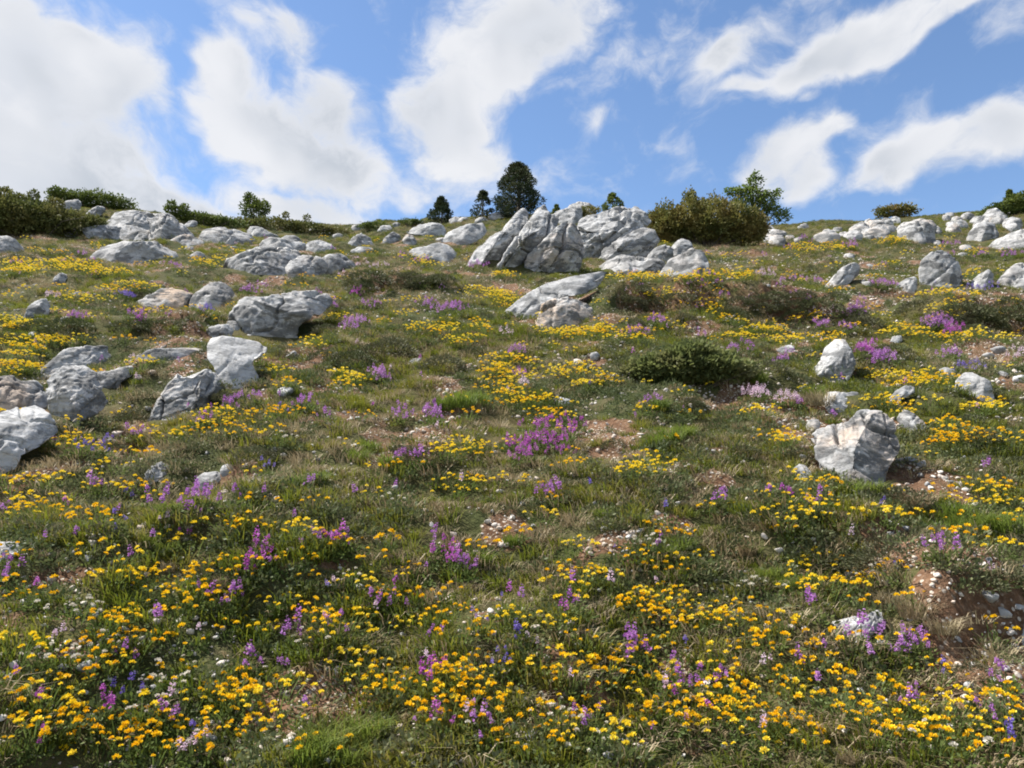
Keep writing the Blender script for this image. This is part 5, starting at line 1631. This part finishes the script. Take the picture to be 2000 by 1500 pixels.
def pine(name, px, base, top, wpx, prof, label, seed, mat=None, clumps=110, per=80, dist=None, lean=0., trunk=.12):
    rng = np.random.RandomState(seed)
    Bp = hit(px, base)[0]
    if dist:
        Bp = ray(px, base) * dist
        Bp[2] = ground(Bp[:1], Bp[1:2])[0]
    d = np.linalg.norm(Bp)
    k = d / FPX
    T = ray(px, top)
    T = T * (math.hypot(Bp[0], Bp[1]) / math.hypot(T[0], T[1]))
    H = T[2] - Bp[2]
    Wd = wpx * k / 2
    zz = np.array([q[0] for q in prof]); rr_ = np.array([q[1] for q in prof])
    g, st = Geo(), Geo()
    tr = [np.array([0, 0, -.1]), np.array([.02 * H, 0, H * .35]), np.array([lean * H * .5, 0, H * .7]), np.array([lean * H, 0, H * .96])]
    st.tube(tr, np.array([.05, .038, .022, .006]) * H * .8, 7)
    for c_ in range(clumps):
        t = rng.uniform(zz[0], zz[-1]) if c_ > 6 else zz[-1] - .01 * c_
        r0 = np.interp(t, zz, rr_) * Wd
        a_ = rng.uniform(0, 6.28)
        rf_ = math.sqrt(rng.uniform(.15, 1)) * (1.18 if rng.uniform() < .15 else 1)
        c = np.array([math.cos(a_) * r0 * rf_ + lean * H * t, math.sin(a_) * r0 * rf_, t * H])
        cr = (.10 + .05 * rng.uniform()) * Wd * 2 * (1 - .35 * t)
        dr = unit(rng.normal(size=(per, 3)))
        p_ = c + dr * rng.uniform(.2, 1, per)[:, None] ** .6 * cr * np.array([1, 1, .75])
        ax = dr + np.array([math.cos(a_) * .5, math.sin(a_) * .5, .55]) + rng.normal(size=(per, 3)) * .3
        g.leaves(p_, ax, 3.6 * k * rng.uniform(.7, 1.3, per), 1.7 * k, rng, tint=np.clip(.25 + .5 * t + rng.normal(0, .2) + rng.normal(0, .12, per), 0, 1))
        if c_ % 4 == 0:
            s0 = np.array([lean * H * t * .9, 0, max(.05, t - .1) * H])
            st.tube([s0, (s0 + c) / 2 + [0, 0, -.02 * H], c], np.array([.014, .009, .004]) * H, 5)
    root = obj(name, None, loc=Bp)
    root.empty_display_size = .3
    obj('crown', g.mesh('crown', [mat or M_PINE]), root)
    obj('trunk', st.mesh('trunk', [M_BARK]), root)
    tag(root, label, 'tree')
    return root


PR = [(.04, .62), (.14, .92), (.3, 1.0), (.5, .88), (.7, .68), (.85, .45), (.95, .22), (.99, .06)]
pine('pine_tree', 1012, 430, 322, 90, PR, 'big dark rounded pine standing on the ridge behind the great slab', 71, clumps=230, per=85)
pine('pine_tree', 862, 437, 387, 50, [(.02, .8), (.15, 1), (.35, .9), (.55, .6), (.75, .34), (.92, .16), (1, .04)], 'lone small dark pine on the ridge, apart from the others', 72, clumps=90, per=60)
pine('pine_tree', 942, 428, 376, 42, [(.05, .75), (.12, .9), (.35, 1), (.55, .75), (.75, .5), (.92, .3), (1, .06)], 'small bluish pine close beside the big rounded pine', 73, clumps=60, per=55, lean=.02)
pine('pine_tree', 1197, 424, 380, 42, [(.05, .9), (.3, 1), (.6, .7), (.85, .35), (1, .06)], 'olive young pine peeking over the great rounded slab', 74, clumps=60, per=55, mat=M_SHRUB)
pine('pine_tree', 1087, 426, 402, 16, [(.05, .8), (.4, 1), (.8, .4), (1, .1)], 'tiny pine top between the great slabs of the outcrop', 75, clumps=20, per=40, mat=M_SHRUB)
pine('pine_tree', 1975, 414, 373, 20, [(.02, 1), (.3, .9), (.6, .55), (.85, .25), (1, .04)], 'dark pointed little conifer on the right-hand ridge shoulder', 76, clumps=40, per=50, mat=M_SHRUB)


def sapling():
    rng = np.random.RandomState(81)
    lumps = [(1470, 358, 9, 16), (1472, 380, 24, 14), (1438, 376, 20, 8), (1450, 372, 16, 9), (1500, 388, 20, 13), (1462, 398, 26, 12), (1440, 398, 12, 11), (1490, 405, 18, 12),
             (1508, 412, 20, 10), (1528, 422, 16, 12), (1518, 375, 10, 5), (1425, 372, 10, 5), (1476, 342, 5, 8), (1486, 352, 7, 5)]
    o = shrub('broadleaf_sapling', lumps, (1474, 446), 'airy light green sapling rising behind the brown bush', 'tree', M_BROAD, 3.0, .34, seed=82, stems=2, deep=.8, fill=.1)
    for ch in o.children:
        if ch.name.startswith('stem'):
            ch.name = 'trunk'
        else:
            ch.name = 'crown'


shrub('bushy_shrub', [(1305, 442, 40, 36), (1345, 432, 46, 40), (1395, 436, 52, 40), (1440, 440, 46, 34), (1472, 446, 28, 26), (1350, 390, 9, 18), (1372, 402, 10, 12), (1392, 398, 8, 11), (1412, 400, 9, 8), (1285, 430, 18, 22)],
      (1380, 478), 'broad dense brown and olive bush beside the great rounded slab', 'bush', M_BUSH, 3.2, .62, seed=83, stems=4)
sapling()
shrub('bushy_shrub', [(1340, 712, 84, 30), (1285, 718, 50, 24), (1400, 718, 56, 24), (1350, 690, 48, 20), (1320, 738, 70, 18), (1240, 728, 30, 12), (1440, 730, 30, 14)], (1345, 752),
      'dense sage-green mound of a shrub in the middle of the meadow', 'bush', M_SAGE, 6.0, .34, seed=94, stems=3)
shrub('heath_bush', [(10, 420, 60, 34), (75, 428, 56, 28), (140, 434, 46, 20), (185, 436, 20, 12), (-50, 420, 50, 36), (8, 382, 14, 12), (66, 384, 7, 10), (40, 390, 10, 8), (110, 398, 12, 8)],
      (70, 458), 'dark olive heath bush spread below the green skyline shrub', 'bush', M_HEATH, 3.0, .6, seed=84, stems=3)
shrub('green_shrub', [(190, 392, 42, 14), (150, 390, 34, 12), (228, 398, 30, 11), (120, 386, 20, 8), (107, 376, 9, 9), (118, 374, 6, 4)], (190, 408), 'low rounded green shrub on the left skyline', 'shrub', M_SHRUB, 2.6, .7, seed=85, stems=2)
shrub('green_shrub', [(400, 430, 44, 12), (440, 436, 38, 10), (370, 424, 26, 9), (345, 412, 20, 9), (335, 402, 7, 9), (360, 405, 6, 6)], (400, 442), 'flat green shrub mat beside the left outcrop', 'shrub', M_SHRUB, 2.6, .7, seed=86, stems=2)
shrub('green_shrub', [(497, 412, 24, 18), (490, 395, 12, 14), (512, 404, 14, 12), (484, 384, 5, 8)], (497, 430), 'upright ragged shrub like a little tree on the left skyline', 'shrub', M_SHRUB, 2.8, .5, seed=87, stems=3)
shrub('heath_bush', [(540, 440, 60, 12), (600, 446, 56, 10), (650, 452, 34, 7), (480, 438, 30, 10), (600, 425, 5, 5), (558, 420, 5, 6)], (570, 455), 'long low brownish heath strip along the skyline', 'shrub', M_HEATH, 2.6, .7, seed=88, stems=2)
shrub('green_shrub', [(1750, 411, 32, 10), (1732, 414, 18, 8), (1768, 414, 18, 8)], (1750, 424), 'dome-shaped olive shrub on the ridge above grey blocks', 'shrub', M_BUSH, 2.4, .8, seed=89, stems=2)
shrub('green_shrub', [(1962, 408, 30, 12), (1995, 396, 26, 16), (1940, 414, 18, 8), (2030, 392, 30, 18)], (1975, 424), 'green shrub falling away from the little conifer on the shoulder', 'shrub', M_SHRUB, 2.6, .7, seed=90, stems=2)
shrub('green_shrub', [(735, 440, 28, 6), (715, 443, 16, 5)], (735, 447), 'thin green shrub line on the ridge beyond small rocks', 'shrub', M_SHRUB, 2.2, .9, seed=91, stems=1)
shrub('green_shrub', [(800, 434, 20, 6), (815, 436, 12, 5)], (803, 441), 'small green shrub on the ridge close to the lone pine', 'shrub', M_SHRUB, 2.2, .9, seed=92, stems=1)
shrub('green_shrub', [(1150, 412, 24, 8), (1132, 416, 12, 6)], (1150, 424), 'olive shrub growing behind the cream rock', 'shrub', M_BUSH, 2.2, .8, seed=93, stems=1)

# ------------------------------------------------------------------ labels: by look, then by rank from a named rock
ORD = ['', 'second ', 'third ', 'fourth ', 'fifth ', 'sixth ', 'seventh ', 'eighth ', 'ninth ', 'tenth ', 'eleventh ', 'twelfth ']
buckets = {}
for rec in LABELS:
    o, phrase, cat, group, x_, y_ = rec
    best = min(LAND, key=lambda l: math.hypot(x_ - l[1], y_ - l[2]) - l[3])
    dd = math.hypot(x_ - best[1], y_ - best[2]) - best[3]
    rel = 'uphill of' if y_ > best[2] else 'downhill of'
    buckets.setdefault((phrase, best[0], rel), []).append((dd, rec))
for (phrase, land, rel), lst in buckets.items():
    lst.sort(key=lambda q: q[0])
    for k, (dd, (o, ph, cat, group, x_, y_)) in enumerate(lst):
        if len(lst) == 1:
            t = 'only %s %s %s' % (phrase, rel, land)
        elif k == 0:
            t = '%s %s and nearest to %s' % (phrase, rel.replace(' of', ''), land)
        elif k < 12:
            t = '%s%s %s %s' % (ORD[k], phrase, rel, land)
        else:
            t = '%s well %s %s' % (phrase, rel, land)
        tag(o, t, cat, group)
print('objects', len(sc.objects))
